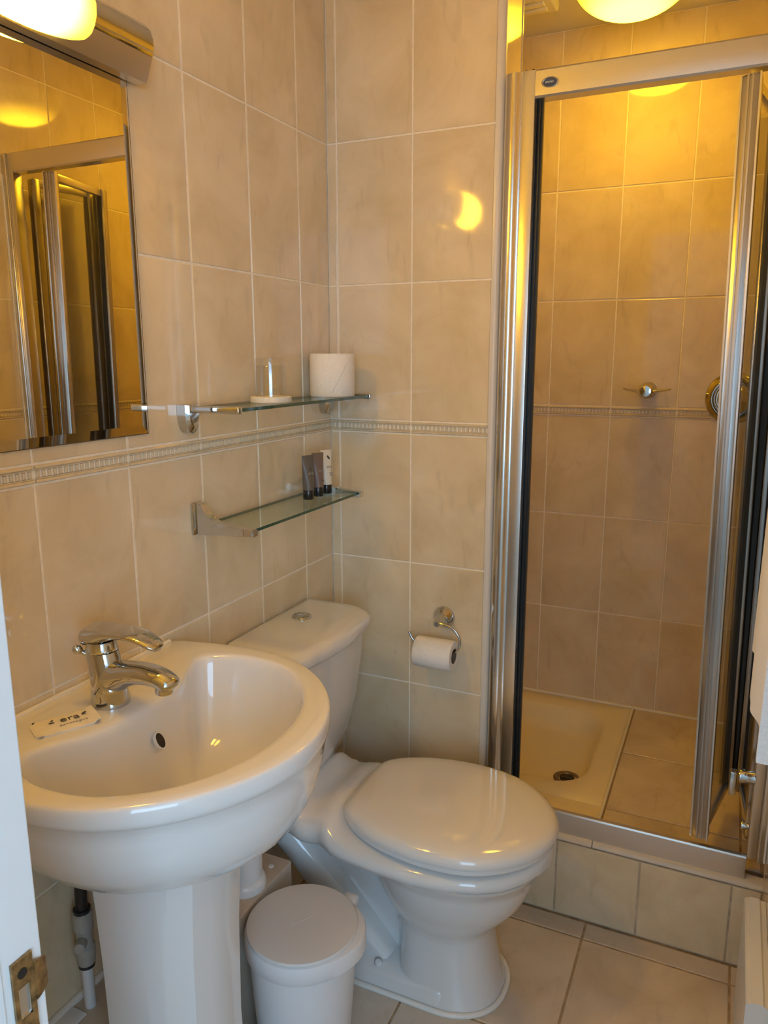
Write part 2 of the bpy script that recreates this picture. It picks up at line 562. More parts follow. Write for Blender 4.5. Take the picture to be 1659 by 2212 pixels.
# shower tray: a rounded well sunk into a flat rim
def rrect(x0, x1, y0, y1, r, z, n=6):
    out = []
    for cx, cy, a0 in ((x1 - r, y0 + r, -PI / 2), (x1 - r, y1 - r, 0), (x0 + r, y1 - r, PI / 2), (x0 + r, y0 + r, PI)):
        for i in range(n + 1):
            a = a0 + i * PI / 2 / n
            out.append(Vector((cx + r * math.cos(a), cy + r * math.sin(a), z)))
    return out
bm = bmesh.new()
loft(bm, [rrect(0.004, 0.724, 0.154, SD - 0.003, 0.01, 0.02), rrect(0.004, 0.724, 0.154, SD - 0.003, 0.01, 0.210), rrect(0.006, 0.722, 0.156, SD - 0.005, 0.012, 0.212),
          rrect(0.085, 0.662, 0.225, 0.712, 0.10, 0.2115), rrect(0.092, 0.655, 0.232, 0.705, 0.10, 0.208), rrect(0.104, 0.640, 0.246, 0.678, 0.10, 0.166), rrect(0.122, 0.624, 0.262, 0.658, 0.095, 0.150),
          rrect(0.14, 0.606, 0.28, 0.64, 0.09, 0.146), rrect(0.40, 0.45, 0.43, 0.47, 0.02, 0.1435)])
tray = mesh_obj('shower_tray', bm, 'tray', smooth=50)
tag(tray, 'cream sunken shower tray with a rounded well', 'shower tray')
# front infill of the tray rim between the wall end and the tiled strip
bbox_obj('tray_apron', 'tray', tray, 0.452, 0.7235, 0.0315, 0.1535, 0.12, 0.2115, 0.001)
dr = thing('shower_drain', 'round tarnished metal drain with dark hole in shower tray', 'drain', (0.590, 0.366, 0.1462))
bm = bmesh.new()
lathe(bm, [(0.040, -0.004), (0.041, 0.001), (0.036, 0.0035), (0.027, 0.003), (0.024, -0.001), (0.020, -0.003)], 32)
mesh_obj('flange', bm, 'drain', dr, smooth=40)
bm = bmesh.new()
lathe(bm, [(0.0225, 0.0), (0.0225, 0.0012)], 24)
mesh_obj('hole', bm, 'dark', dr)  # black disc painting the shade down the drain
bm = bmesh.new()
box(bm, -0.017, 0.014, -0.0015, 0.0015, 0.001, 0.003)
mesh_obj('cross_bar', bm, 'drain', dr)

# ceilings, front wall, hall -------------------------------------------------
ce = bbox_obj('ceiling', 'plaster', None, -0.1, XR + 0.1, YF - 0.1, SD + 0.1, CEIL, CEIL + 0.1)
struct(ce, 'plain white ceiling', 'ceiling')
bm = bmesh.new()
box(bm, -0.10, 0.420, YF - 0.10, YF, 0, CEIL)
box(bm, 0.420, XR + 0.05, YF - 0.10, YF, 2.06, CEIL)
wf = mesh_obj('wall_front', bm, 'plaster')
struct(wf, 'white wall around the doorway', 'wall')
dj = bmesh.new()
box(dj, 0.4202, 0.4600, YF - 0.115, YF + 0.004, 0, 2.058, 0.0015)
box(dj, 0.460, 0.4615, YF - 0.115, YF - 0.036, 0, 2.058, 0.0)
dj = mesh_obj('door_1', dj, 'paint')
struct(dj, 'white painted door jamb beside the wash basin', 'door frame')

# hall behind the camera with the daylight window and an added side window
hf = bbox_obj('floor_hall', 'carpet', None, -1.2, 3.2, -3.3, YF - 0.1, -0.1, 0.0)
struct(hf, 'brown carpet of the room outside the door', 'floor')
hc = bbox_obj('ceiling_hall', 'plaster', None, -1.2, 3.2, -3.3, YF - 0.1, 2.45, 2.55)
struct(hc, 'white ceiling outside the bathroom door', 'ceiling')
bm = bmesh.new()
box(bm, -1.3, -1.2, -3.3, YF - 0.1, 0, 2.45)
box(bm, 3.2, 3.3, -3.3, YF - 0.1, 0, 2.45)
box(bm, 0.20, 1.20, -3.3, -3.2, 0, 2.45)  # left solid, shaped to keep direct daylight off the shower
box(bm, -1.2, -1.0, -3.3, -3.2, 0, 2.45)
box(bm, -1.0, 0.20, -3.3, -3.2, 0, 0.75)
box(bm, -1.0, 0.20, -3.3, -3.2, 2.25, 2.45)
box(bm, 3.10, 3.2, -3.3, -3.2, 0, 2.45)
box(bm, 1.20, 3.10, -3.3, -3.2, 0, 0.75)
box(bm, 1.20, 3.10, -3.3, -3.2, 2.25, 2.45)
box(bm, -1.2, -0.1, YF - 0.2, YF - 0.1, 0, 2.45)
box(bm, XR + 0.05, 3.2, YF - 0.2, YF - 0.1, 0, 2.45)
hw = mesh_obj('wall_hall', bm, 'plaster')
struct(hw, 'white walls of the room outside the door, with a window and an added side window', 'wall')

# ================================================================== shower enclosure
SE = thing('shower_enclosure', 'satin aluminium folding shower door and frame on the tiled step', 'shower door', (XE, 0, 0.21))
def seobj(name, bm, m, parent=SE, smooth=35):
    """shapes are given in world coordinates; the parent sits at (XE,0,0.21)"""
    bm.transform(Matrix.Translation((0, -0.02, 0)))
    o = mesh_obj(name, bm, m, None, smooth)
    o.parent = parent
    if parent is SE:
        o.matrix_parent_inverse = Matrix.Translation(-SE.location)
    return o
ZT0, ZT1 = 0.2245, 0.279      # threshold
ZR0, ZR1 = 1.932, 1.988       # top rail
YS = 0.0                      # front face of the frame
# rounded wall channel
bm = bmesh.new()
prof = [(0.4470, 0.050), (0.4470, 0.0180), (0.4482, 0.0120), (0.4515, 0.0070), (0.4560, 0.0028), (0.4615, -0.0002), (0.4675, -0.0015), (0.4735, -0.0010), (0.4785, 0.0015), (0.4820, 0.0055), (0.4885, 0.0062), (0.4885, 0.050)]
loft(bm, [[(x_, y_, z_) for x_, y_ in prof] for z_ in (ZT0, ZR1)])
seobj('wall_channel', bm, 'polished', smooth=50)
# left stile and its gasket
bm = bmesh.new()
box(bm, 0.4890, 0.5165, YS, 0.032, ZT0, ZR1 - 0.0005, 0.0012)
seobj('stile', bm, 'satin')
bm = bmesh.new()
box(bm, 0.5165, 0.5195, 0.010, 0.028, ZT1, ZR0)
box(bm, 0.5195, 0.5315, 0.022, 0.030, ZT1, ZR0)
g = seobj('gasket', bm, 'rubber')
g['label'] = 'black rubber door seal'
bm = bmesh.new()
box(bm, 0.5230, 0.5260, 0.016, 0.0225, ZT1, ZR0)
seobj('seal_strip', bm, 'rubber', g)
# top rail with badge
bm = bmesh.new()
prof = [(0.036, ZR0), (0.0035, ZR0), (0.0, ZR0 + 0.004), (-0.0012, ZR0 + 0.020), (-0.0012, ZR0 + 0.036), (0.0, ZR1 - 0.004), (0.0035, ZR1), (0.036, ZR1)]
loft(bm, [[(x_, y_, z_) for y_, z_ in prof] for x_ in (0.5167, XR - 0.040)])
tr = seobj('top_rail', bm, 'satin', smooth=25)
bm = bmesh.new()
MB = axis_mtx((0.5480, -0.0016, 1.9585), (0, -1, 0), (1, 0, 0)) @ Matrix.Diagonal((1.75, 1, 1, 1))
lathe(bm, [(0.0100, 0.0), (0.0102, 0.0012), (0.0092, 0.0020), (0.0086, 0.0014), (0.0082, 0.0010)], 32, MB)
bd = seobj('badge_ring', bm, 'chrome', tr)
bd['label'] = 'small oval badge with chrome rim'
bm = bmesh.new()
lathe(bm, [(0.0084, 0.0008), (0.0080, 0.0014), (0.005, 0.0019), (0.001, 0.0020)], 32, MB)
seobj('badge', bm, 'badge', tr)
bm = bmesh.new()
# the lettering is too small to read in the picture: a pale wavy line stands on the badge
for i in range(6):
    xx = 0.5390 + i * 0.0030
    box(bm, xx, xx + 0.0021, -0.0040, -0.0034, 1.9565 + (i % 2) * 0.0005, 1.9600)
seobj('badge_lettering', bm, 'badgeink', tr)
# two tiny screw heads above the rail
bm = bmesh.new()
box(bm, 0.4945, 0.4975, 0.001, 0.004, ZR1 - 0.0006, ZR1 + 0.0008)
box(bm, 0.5090, 0.5135, 0.001, 0.004, ZR1 - 0.0006, ZR1 + 0.0010)
seobj('screw', bm, 'dark')
# threshold
bm = bmesh.new()
prof = [(0.030, ZT0 - 0.012), (-0.0005, ZT0 - 0.012), (-0.0022, ZT0 + 0.004), (-0.0016, ZT1 - 0.004), (0.0005, ZT1 - 0.0005), (0.003, ZT1), (0.012, ZT1 - 0.002), (0.014, ZT1 - 0.010), (0.030, ZT1 - 0.012)]
loft(bm, [[(x_, y_, z_) for y_, z_ in prof] for x_ in (0.4890, 1.066)])
seobj('threshold', bm, 'satin', smooth=25)
# right-hand stile and wall channel
bm = bmesh.new()
box(bm, 1.0665, 1.0860, 0.002, 0.034, ZT1 - 0.004, ZR1, 0.0012)
seobj('stile', bm, 'satin')
bm = bmesh.new()
box(bm, 1.0862, XR - 0.0008, -0.006, 0.030, ZT1 - 0.006, ZR1, 0.004, 3)
seobj('wall_channel', bm, 'polished')
bm = bmesh.new()
tube(bm, [(XR - 0.003, -0.0075, ZT1 + 0.03 * i) for i in range(int((ZR1 - ZT1) / 0.03))], [0.0022 + 0.0012 * random.random() for i in range(int((ZR1 - ZT1) / 0.03))], 6)
seobj('sealant_bead', bm, 'sealant', smooth=60)

def leaf(p0, p1, z0, z1, tilt, first):
    """one folding leaf between plan points p0 and p1: pane with stiles and rails"""
    p0, p1 = Vector((*p0, 0)), Vector((*p1, 0))
    d = p1 - p0
    ln = d.length
    d.normalize()
    nrm = Vector((d.y, -d.x, 0))
    mt = Matrix(((d.x, nrm.x, 0, p0.x), (d.y, nrm.y, 0, p0.y), (0, 0, 1, 0), (0, 0, 0, 1)))
    sh = Matrix.Identity(4)
    sh[0][2] = tilt[0]
    sh[1][2] = tilt[1]
    sh[0][3] = -tilt[0] * 1.1
    sh[1][3] = -tilt[1] * 1.1
    mt = sh @ mt
    def part(name, m, prof_boxes, parent, bev=0.003):
        bm = bmesh.new()
        for b_ in prof_boxes:
            box(bm, *b_, bev)
        bm.transform(mt)
        return seobj(name, bm, m, parent)
    sw = 0.025
    bm = bmesh.new()
    box(bm, sw * .5, ln - sw * .5, -0.0025, 0.0025, z0 + 0.012, z1 - 0.012)
    bm.transform(mt)
    pane = seobj('glass_pane', bm, 'glass', SE, None)
    pane['label'] = 'clear glass folding door panel'
    part('leaf_stile', 'leafmetal', [(0.0, sw, -0.019, 0.017, z0, z1)], pane, 0.0060)
    part('leaf_stile', 'leafmetal', [(ln - sw, ln, -0.015, 0.015, z0, z1)], pane, 0.0050)
    part('glazing_strip', 'rubber', [(sw, sw + 0.004, -0.006, 0.006, z0 + 0.02, z1 - 0.02)], pane, 0.0)
    part('glazing_strip', 'rubber', [(ln - sw - 0.005, ln - sw, -0.007, 0.007, z0 + 0.02, z1 - 0.02)], pane, 0.0)
    part('bottom_rail', 'satin', [(sw, ln - sw, -0.008, 0.008, z0, z0 + 0.022)], pane)
    part('top_rail', 'satin', [(sw, ln - sw, -0.008, 0.008, z1 - 0.022, z1)], pane)
    part('seal_strip', 'rubber', [(sw, ln - sw, -0.004, 0.004, z0 - 0.008, z0)], pane, 0.0)
    # ribs pressed into the leading stile
    part('stile_rib', 'leafmetal', [(-0.0014, 0.0012, -0.0075, -0.0040, z0, z1)], pane, 0.0)
    part('stile_rib', 'leafmetal', [(-0.0014, 0.0012, 0.0010, 0.0045, z0, z1)], pane, 0.0)
    part('edge_bead', 'polished', [(-0.0015, 0.0040, 0.0150, 0.0185, z0, z1)], pane, 0.0)
    part('edge_bead', 'polished', [(0.0020, 0.0120, -0.0215, -0.0175, z0, z1)], pane, 0.0)
    return mt
leaf((0.9500, 0.012), (1.006, 0.285), 0.288, 1.926, (-0.018, 0.0), True)
leaf((1.047, 0.283), (1.067, 0.055), 0.288, 1.926, (-0.010, 0.0), False)
# dark hinge between the two leaves
bm = bmesh.new()
box(bm, 1.014, 1.042, 0.276, 0.290, 0.295, 1.915)
hg = seobj('hinge_seal', bm, 'rubber')
# pivot fittings near the foot of the door, one block shaped as a reflection
bm = bmesh.new()
lathe(bm, [(0.0150, 0.0), (0.0165, 0.004), (0.0145, 0.020), (0.0150, 0.034)], 24, axis_mtx((1.034, 0.010, 0.470), (1, 0, 0)))
seobj('pivot', bm, 'chrome')
bm = bmesh.new()
box(bm, 1.016, 1.030, -0.006, 0.016, 0.425, 0.482, 0.003)
seobj('pivot_reflection_block', bm, 'chrome')  # solid stand-in for the pivot's reflection in the glass leaf
bm = bmesh.new()
lathe(bm, [(0.009, 0.0), (0.010, 0.003), (0.008, 0.016)], 16, axis_mtx((1.049, 0.018, 0.345), (1, 0, 0)))
seobj('pivot', bm, 'chrome')

# soap dish on the shower wall
sd = thing('soap_dish', 'small chrome wing-shaped soap dish on the shower wall', 'soap dish', (0.706, SD, 1.292))
bm = bmesh.new()
rings = []
for i in range(17):
    t = -1 + i / 8
    wdt = 0.030 * (1 - abs(t) ** 2.2) + 0.002
    zt_, zb_ = 0.003 * t * t + 0.0012, -0.016 * (1 - abs(t)) - 0.0008
    rings.append([(0.071 * t, -0.052 - wdt * math.cos(a), (zt_ + zb_) / 2 + (zt_ - zb_) / 2 * math.sin(a)) for a in [k * 2 * PI / 14 for k in range(14)]])
loft(bm, rings)
mesh_obj('dish', bm, 'chrome', sd, smooth=60)
bm = bmesh.new()
lathe(bm, [(0.026, 0.0), (0.026, 0.006), (0.023, 0.012), (0.019, 0.030), (0.020, 0.050), (0.0225, 0.080), (0.016, 0.088), (0.001, 0.090)], 28, axis_mtx((0, -0.0005, -0.004), (0, -1, 0)))
mesh_obj('post', bm, 'chrome', sd, smooth=40)

# shower valve
sv = thing('shower_valve', 'round chrome shower valve plate with domed knob on tiled shower wall', 'shower valve', (0.950, SD, 1.268))
bm = bmesh.new()
lathe(bm, [(0.077, 0.0), (0.078, 0.004), (0.074, 0.010), (0.064, 0.014), (0.060, 0.012), (0.050, 0.012), (0.047, 0.02), (0.045, 0.03)], 48, axis_mtx((0, -0.0005, 0), (0, -1, 0)))
mesh_obj('plate', bm, 'chrome', sv, smooth=40)
bm = bmesh.new()
lathe(bm, [(0.043, 0.026), (0.046, 0.036), (0.046, 0.058), (0.040, 0.072), (0.024, 0.082), (0.001, 0.085)], 40, axis_mtx((0.004, 0, 0), (0, -1, 0)))
kn = mesh_obj('knob', bm, 'chrome', sv, smooth=40)
bm = bmesh.new()
box(bm, -0.007, 0.007, -0.084, -0.050, 0.040, 0.078, 0.004)
mesh_obj('lever', bm, 'chrome', kn, smooth=35)

# ceiling lamp in the shower
cl = thing('ceiling_lamp', 'glowing opal glass dome lamp on the shower ceiling', 'lamp', (0.634, 0.475, CEIL))
bm = bmesh.new()
lathe(bm, [(0.128, 0.0), (0.132, -0.006), (0.130, -0.022)], 48, None, True, True)
mesh_obj('base_ring', bm, 'white_plastic', cl, smooth=40)
bm = bmesh.new()
lathe(bm, [(0.150 * math.cos(a), -0.018 - 0.095 * math.sin(a)) for a in [i * PI / 2 / 14 for i in range(15)]], 48, None, True, False)
mesh_obj('glass_dome', bm, 'opal_shower', cl, smooth=60)

# extractor vent
vt = thing('ceiling_vent', 'cream slatted extractor vent on the shower ceiling', 'vent', (0.300, 0.47, CEIL))
bm = bmesh.new()
box(bm, -0.125, 0.125, -0.11, 0.11, -0.030, 0.0, 0.010, 3)
mesh_obj('housing', bm, 'white_plastic', vt, smooth=35)
for k in range(5):
    bbox_obj('slat', 'white_plastic', vt, -0.10, 0.10, -0.088 + k * 0.036, -0.064 + k * 0.036, -0.038, -0.0301, 0.002)

# ================================================================== mirror and its lamp
mi = thing('mirror', 'rectangular wall mirror with slanted glass edges above the wash basin', 'mirror', (0.0, -0.925, 1.26))
bm = bmesh.new()
def mrect(dy, dz0, dz1, x_):
    return [(x_, -dy, dz0), (x_, dy, dz0), (x_, dy, dz1), (x_, -dy, dz1)]
loft(bm, [mrect(0.2365, -0.0015, 0.592, 0.0015), mrect(0.2365, -0.0015, 0.592, 0.0042)], True, True)
mesh_obj('backing', bm, 'mirror_edge', mi)
bm = bmesh.new()
loft(bm, [mrect(0.235, 0, 0.592, 0.0044), mrect(0.220, 0.015, 0.577, 0.0057)], False, False)
mesh_obj('bevel', bm, 'mirror', mi)
bm = bmesh.new()
v = [bm.verts.new(p) for p in mrect(0.220, 0.015, 0.577, 0.0057)]
bm.faces.new(v)
mesh_obj('glass', bm, 'mirror', mi)

ml = thing('mirror_lamp', 'chrome bar wall lamp with glowing opal glass above the mirror', 'lamp', (0.0, -0.925, 1.89))
bm = bmesh.new()
prof = [(0.008, -0.053), (0.028, -0.053), (0.032, -0.047), (0.044, -0.0160)]
prof_up = [(0.0445, -0.0155), (0.048, -0.002), (0.0475, 0.010), (0.043, 0.023), (0.033, 0.034), (0.020, 0.039), (0.008, 0.040)]
loft(bm, [[(x_, y_, z_) for x_, z_ in prof + [(0.03, -0.0157), (0.008, -0.0157)]] for y_ in (-0.256, 0.256)])
mesh_obj('lower_cover', bm, 'satin', ml, smooth=30)
bm = bmesh.new()
loft(bm, [[(x_, y_, z_) for x_, z_ in prof_up + [(0.008, -0.0155), (0.03, -0.0155)]] for y_ in (-0.256, 0.256)])
mesh_obj('chrome_cover', bm, 'chrome', ml, smooth=35)
for yy in (-0.2, 0.0, 0.2):
    bbox_obj('wall_fixing', 'white_plastic', ml, 0.0005, 0.0085, yy - 0.02, yy + 0.02, -0.030, 0.02)
bm = bmesh.new()
rings = []
HL = 0.134
sec = [(0.018, -0.0500), (0.030, -0.0510), (0.044, -0.0495), (0.058, -0.0415), (0.069, -0.0270), (0.0760, -0.0080), (0.0770, 0.0140), (0.071, 0.0360), (0.057, 0.0530), (0.038, 0.0630), (0.018, 0.0650)]
for i in range(25):
    a = -PI / 2 + i * PI / 24
    rr = max(1e-3, math.cos(a)) ** 0.42
    rings.append([(0.018 + (x_ - 0.018) * rr, HL * math.sin(a), 0.006 + (z_ - 0.006) * rr) for x_, z_ in sec])
loft(bm, rings)
mesh_obj('opal_glass', bm, 'opal_mirror', ml, smooth=60)

# ================================================================== wash basin
BY = -0.905
wbz = thing('wash_basin', 'cream white ceramic pedestal wash basin on the tiled wall', 'wash basin', (0.0, BY, 0.0))
def sym(half):
    return [(x_, y_) for x_, y_ in half] + [(x_, -y_) for x_, y_ in half[::-1] if abs(y_) > 1e-6]
OUT = sym([(0.003, 0.242), (0.05, 0.258), (0.10, 0.268), (0.16, 0.274), (0.22, 0.270), (0.28, 0.254), (0.335, 0.222), (0.385, 0.174), (0.422, 0.118), (0.444, 0.060), (0.452, 0.0)])
OUT = [(0.003, 0.0), (0.003, 0.08), (0.003, 0.16)] + OUT[:] + [(0.003, -0.16), (0.003, -0.08)]
INN = [(0.158, 0.0), (0.154, 0.06), (0.140, 0.115), (0.112, 0.165), (0.108, 0.195), (0.128, 0.213), (0.17, 0.228), (0.22, 0.230), (0.272, 0.218), (0.325, 0.183), (0.366, 0.130), (0.390, 0.066), (0.397, 0.0)]
INN = INN + [(x_, -y_) for x_, y_ in INN[-2:0:-1]]
BC = (0.25, 0.0)
def polar(pts, n=112):
    al = sorted((math.atan2(y_ - BC[1], x_ - BC[0]) % (2 * PI), math.hypot(x_ - BC[0], y_ - BC[1])) for x_, y_ in pts)
    al = [(a - 2 * PI, r) for a, r in al] + al + [(a + 2 * PI, r) for a, r in al]
    out = []
    for i in range(n):
        a = 2 * PI * i / n
        k = max(j for j in range(len(al)) if al[j][0] <= a + 1e-9)
        (a0, q0), (a1, q1), (a2, q2), (a3, q3) = al[k - 1], al[k], al[k + 1], al[k + 2]
        t = (a - a1) / (a2 - a1)
        m1 = (q2 - q0) / (a2 - a0) * (a2 - a1)
        m2 = (q3 - q1) / (a3 - a1) * (a2 - a1)
        out.append(q1 * (2 * t ** 3 - 3 * t * t + 1) + m1 * (t ** 3 - 2 * t * t + t) + q2 * (-2 * t ** 3 + 3 * t * t) + m2 * (t ** 3 - t * t))
    return out
RO, RI = polar(OUT), polar(INN)
NB = len(RO)
# keep the back edge flat on the wall
for i in range(NB):
    a = 2 * PI * i / NB
    c = math.cos(a)
    if c < 0:
        RO[i] = min(RO[i], (BC[0] - 0.003) / -c)
def bring(fn, z):
    out = []
    for i in range(NB):
        a = 2 * PI * i / NB
        r = fn(i)
        out.append((max(0.003, BC[0] + r * math.cos(a)), BC[1] + r * math.sin(a), z(i) if callable(z) else z))
    return out
def mixr(t):
    return lambda i: RI[i] + (RO[i] - RI[i]) * t
ZRIM = 0.857
bm = bmesh.new()
rings = []
for s_, z_ in ((0.42, 0.666), (0.52, 0.668), (0.66, 0.680), (0.78, 0.702), (0.87, 0.732), (0.925, 0.766), (0.952, 0.798), (0.960, 0.822)):
    rings.append(bring(lambda i, s=s_: RO[i] * s, z_))
for s_, z_ in ((0.976, 0.825), (0.990, 0.828), (1.0, 0.835), (1.0, 0.846), (0.995, 0.8525), (0.986, 0.8562), (0.974, 0.8575)):
    rings.append(bring(lambda i, s=s_: RO[i] * s, z_))
for t_, z_ in ((0.55, 0.8578), (0.22, 0.8576), (0.10, 0.8568), (0.03, 0.8545)):
    rings.append(bring(mixr(t_), z_))
for s_, z_ in ((0.992, 0.8500), (0.978, 0.840), (0.952, 0.818), (0.910, 0.792), (0.85, 0.764), (0.76, 0.736), (0.62, 0.714), (0.42, 0.701), (0.2, 0.695), (0.08, 0.692)):
    rings.append(bring(lambda i, s=s_: RI[i] * s, z_))
loft(bm, rings)
bowl = mesh_obj('bowl', bm, 'ceramic', wbz, smooth=60)
# soft shelf moulded around the tap
bm = bmesh.new()
# overflow low on the back slope, its hole a disc of painted shade
of = axis_mtx((0.1765, 0.006, 0.800), Vector((0.86, 0.0, 0.50)), (0, 1, 0))
lathe(bm, [(0.0150, -0.006), (0.0150, -0.0004), (0.0140, 0.0004), (0.0125, 0.0), (0.0118, -0.003)], 28, of @ Matrix.Diagonal((0.62, 1.0, 1, 1)), True, False)
ov = mesh_obj('overflow_ring', bm, 'ceramic', wbz, smooth=40)
bm = bmesh.new()
lathe(bm, [(0.0122, -0.004), (0.0122, 0.0002)], 24, of @ Matrix.Diagonal((0.62, 1.0, 1, 1)))
ov2 = mesh_obj('overflow_hole_shade', bm, 'dark', wbz)
bm = bmesh.new()
lathe(bm, [(0.030, 0.0), (0.031, 0.002), (0.026, 0.005), (0.020, 0.004), (0.001, 0.0045)], 28, Matrix.Translation((0.25, 0, 0.692)))
mesh_obj('plug_waste', bm, 'chrome', wbz, smooth=40)
# pedestal: faceted front, narrowing to the wall
bm = bmesh.new()
rings = []
for z_, fx_, k_ in ((0.0, 0.306, 1.06), (0.03, 0.301, 1.02), (0.12, 0.290, 0.97), (0.30, 0.284, 0.95), (0.48, 0.287, 0.98), (0.58, 0.293, 1.02), (0.685, 0.302, 1.08)):
    half = [(0.150, 0.118 * k_), (0.185, 0.117 * k_), (0.225, 0.108 * k_), (fx_ - 0.034, 0.088 * k_), (fx_ - 0.010, 0.060 * k_), (fx_ - 0.003, 0.030 * k_), (fx_, 0.0)]
    ring = half + [(x_, -y_) for x_, y_ in half[-2::-1]]
    rings.append([(x_, y_ - 0.006, z_) for x_, y_ in ring])
loft(bm, rings)
ped = mesh_obj('pedestal', bm, 'ceramic', wbz, smooth=21)
bm = bmesh.new()
tube(bm, [(0.004, yy, ZRIM - 0.001) for yy in [-0.236 + 0.472 * i / 24 for i in range(25)]], [0.0045 + 0.002 * random.random() for i in range(25)], 8)
mesh_obj('sealant_bead', bm, 'sealant', wbz, smooth=60)

# mixer tap
tp = thing('mixer_tap', 'chrome single-lever mixer tap standing on the wash basin', 'tap', (0.098, BY - 0.014, ZRIM - 0.0005))
bm = bmesh.new()
rings = []
for z_, rx, ry, cx in ((0.0, 0.0300, 0.0290, 0.0), (0.003, 0.0305, 0.0295, 0.0), (0.012, 0.0298, 0.0288, 0.0), (0.030, 0.0282, 0.0268, -0.001), (0.048, 0.0270, 0.0252, -0.003), (0.066, 0.0266, 0.0246, -0.006), (0.080, 0.0262, 0.0242, -0.008), (0.088, 0.0256, 0.0238, -0.010)):
    rings.append([(cx + rx * math.cos(a), ry * math.sin(a), z_) for a in [k * 2 * PI / 36 for k in range(36)]])
loft(bm, rings)
# spout growing out of the body
pth = smooth_path([(-0.004, 0, 0.046), (0.018, 0, 0.050), (0.042, 0, 0.058), (0.072, 0, 0.063), (0.102, 0, 0.062), (0.120, 0, 0.056), (0.128, 0, 0.049)], 5)
n_ = len(pth)
rings = []
for i, p_ in enumerate(pth):
    t = i / (n_ - 1)
    hw_ = interp([(0, 0.0245), (0.3, 0.0230), (0.7, 0.0205), (0.88, 0.0190), (1, 0.010)], t)
    hh_ = interp([(0, 0.030), (0.18, 0.0255), (0.35, 0.0190), (0.6, 0.0150), (0.9, 0.0120), (1, 0.006)], t)
    tg = (pth[min(i + 1, n_ - 1)] - pth[max(i - 1, 0)]).normalized()
    nz = Vector((-tg.z, 0, tg.x))
    rings.append([p_ + Vector((0, 1, 0)) * hw_ * math.cos(a) + nz * hh_ * math.sin(a) for a in [k * 2 * PI / 28 for k in range(28)]])
loft(bm, rings)
mesh_obj('body', bm, 'chrome', tp, smooth=50)
bm = bmesh.new()
lathe(bm, [(0.0125, 0.0), (0.0138, 0.002), (0.0138, 0.016)], 24, axis_mtx((0.110, 0, 0.0385), (0.05, 0, 1)))
mesh_obj('aerator', bm, 'chrome', tp, smooth=40)
bm = bmesh.new()
lathe(bm, [(0.0250, 0.0), (0.0252, 0.002), (0.0235, 0.004), (0.0225, 0.016)], 32, axis_mtx((-0.010, 0, 0.0885), (-0.03, 0, 1)))
mesh_obj('collar', bm, 'chrome', tp, smooth=40)
# lever: a thick domed cap over the collar that runs out into a flat tongue
bm = bmesh.new()
spine = smooth_path([(-0.0400, 0, 0.106), (-0.038, 0, 0.110), (-0.028, 0, 0.115), (-0.010, 0, 0.1185), (0.014, 0, 0.1225), (0.042, 0, 0.1255), (0.070, 0, 0.1235), (0.092, 0, 0.1165), (0.103, 0, 0.1115), (0.1055, 0, 0.1100)], 5)
n_ = len(spine)
rings = []
for i, p_ in enumerate(spine):
    t = i / (n_ - 1)
    hw_ = interp([(0, 0.008), (0.08, 0.0180), (0.20, 0.0245), (0.40, 0.0255), (0.62, 0.0230), (0.82, 0.0170), (0.93, 0.0105), (1, 0.002)], t)
    hh_ = interp([(0, 0.008), (0.08, 0.0180), (0.25, 0.0230), (0.36, 0.0220), (0.47, 0.0125), (0.60, 0.0090), (0.80, 0.0080), (0.93, 0.0055), (1, 0.001)], t)
    rings.append([p_ + Vector((0, hw_ * math.cos(a), hh_ * math.sin(a) * (1.0 if math.sin(a) < 0 else 0.62))) for a in [k * 2 * PI / 24 for k in range(24)]])
loft(bm, rings)
lv = mesh_obj('lever', bm, 'chrome', tp, smooth=50)
bm = bmesh.new()
lathe(bm, [(0.0035, 0.0), (0.0035, 0.010), (0.006, 0.012), (0.0080, 0.018), (0.006, 0.024), (0.001, 0.026)], 16, axis_mtx((-0.030, -0.010, 0.080), (-0.6, -0.55, 0.58)))
mesh_obj('pop_up_knob', bm, 'chrome', tp, smooth=40)
bm = bmesh.new()      # tiny worn maker's mark, too small to read
for k in range(4):
    lathe(bm, [(0.0014 - 0.0002 * k, -0.0012), (0.0014 - 0.0002 * k, 0.0006)], 10, axis_mtx((-0.004 + 0.0028 * k, -0.0272 + 0.0003 * k, 0.026 + 0.0034 * k), (-0.15, -1, 0.05)))
mesh_obj('maker_mark', bm, 'ink', tp)

# soap sachet leaning on the tap
ss = thing('soap_sachet', 'cream paper soap sachet lying on the basin beside the tap', 'soap', (0.090, BY - 0.098, ZRIM))
MS = Matrix.Rotation(math.radians(62), 4, 'Z')
def wv(x_, y_):
    return 0.0035 + 0.0028 * math.cos(x_ / 0.037 * 1.3) * math.cos(y_ / 0.024 * 1.4) + 0.0008 * math.sin(x_ * 300) + (0.004 if x_ > 0.040 else 0)
bm = bmesh.new()
nx, ny = 16, 8
top = [[None] * (ny + 1) for _ in range(nx + 1)]
bot = [[None] * (ny + 1) for _ in range(nx + 1)]
for i in range(nx + 1):
    for j in range(ny + 1):
        x_ = -0.046 + 0.092 * i / nx
        y_ = -0.026 + 0.052 * j / ny
        if i == 0 and (j == 0 or j == ny):
            x_ += 0.010
        top[i][j] = bm.verts.new(MS @ Vector((x_, y_, wv(x_, y_))))
        bot[i][j] = bm.verts.new(MS @ Vector((x_, y_, 0.0006 if x_ < 0.04 else wv(x_, y_) - 0.0012)))
for i in range(nx):
    for j in range(ny):
        bm.faces.new((top[i][j], top[i + 1][j], top[i + 1][j + 1], top[i][j + 1]))
        bm.faces.new((bot[i][j], bot[i][j + 1], bot[i + 1][j + 1], bot[i + 1][j]))
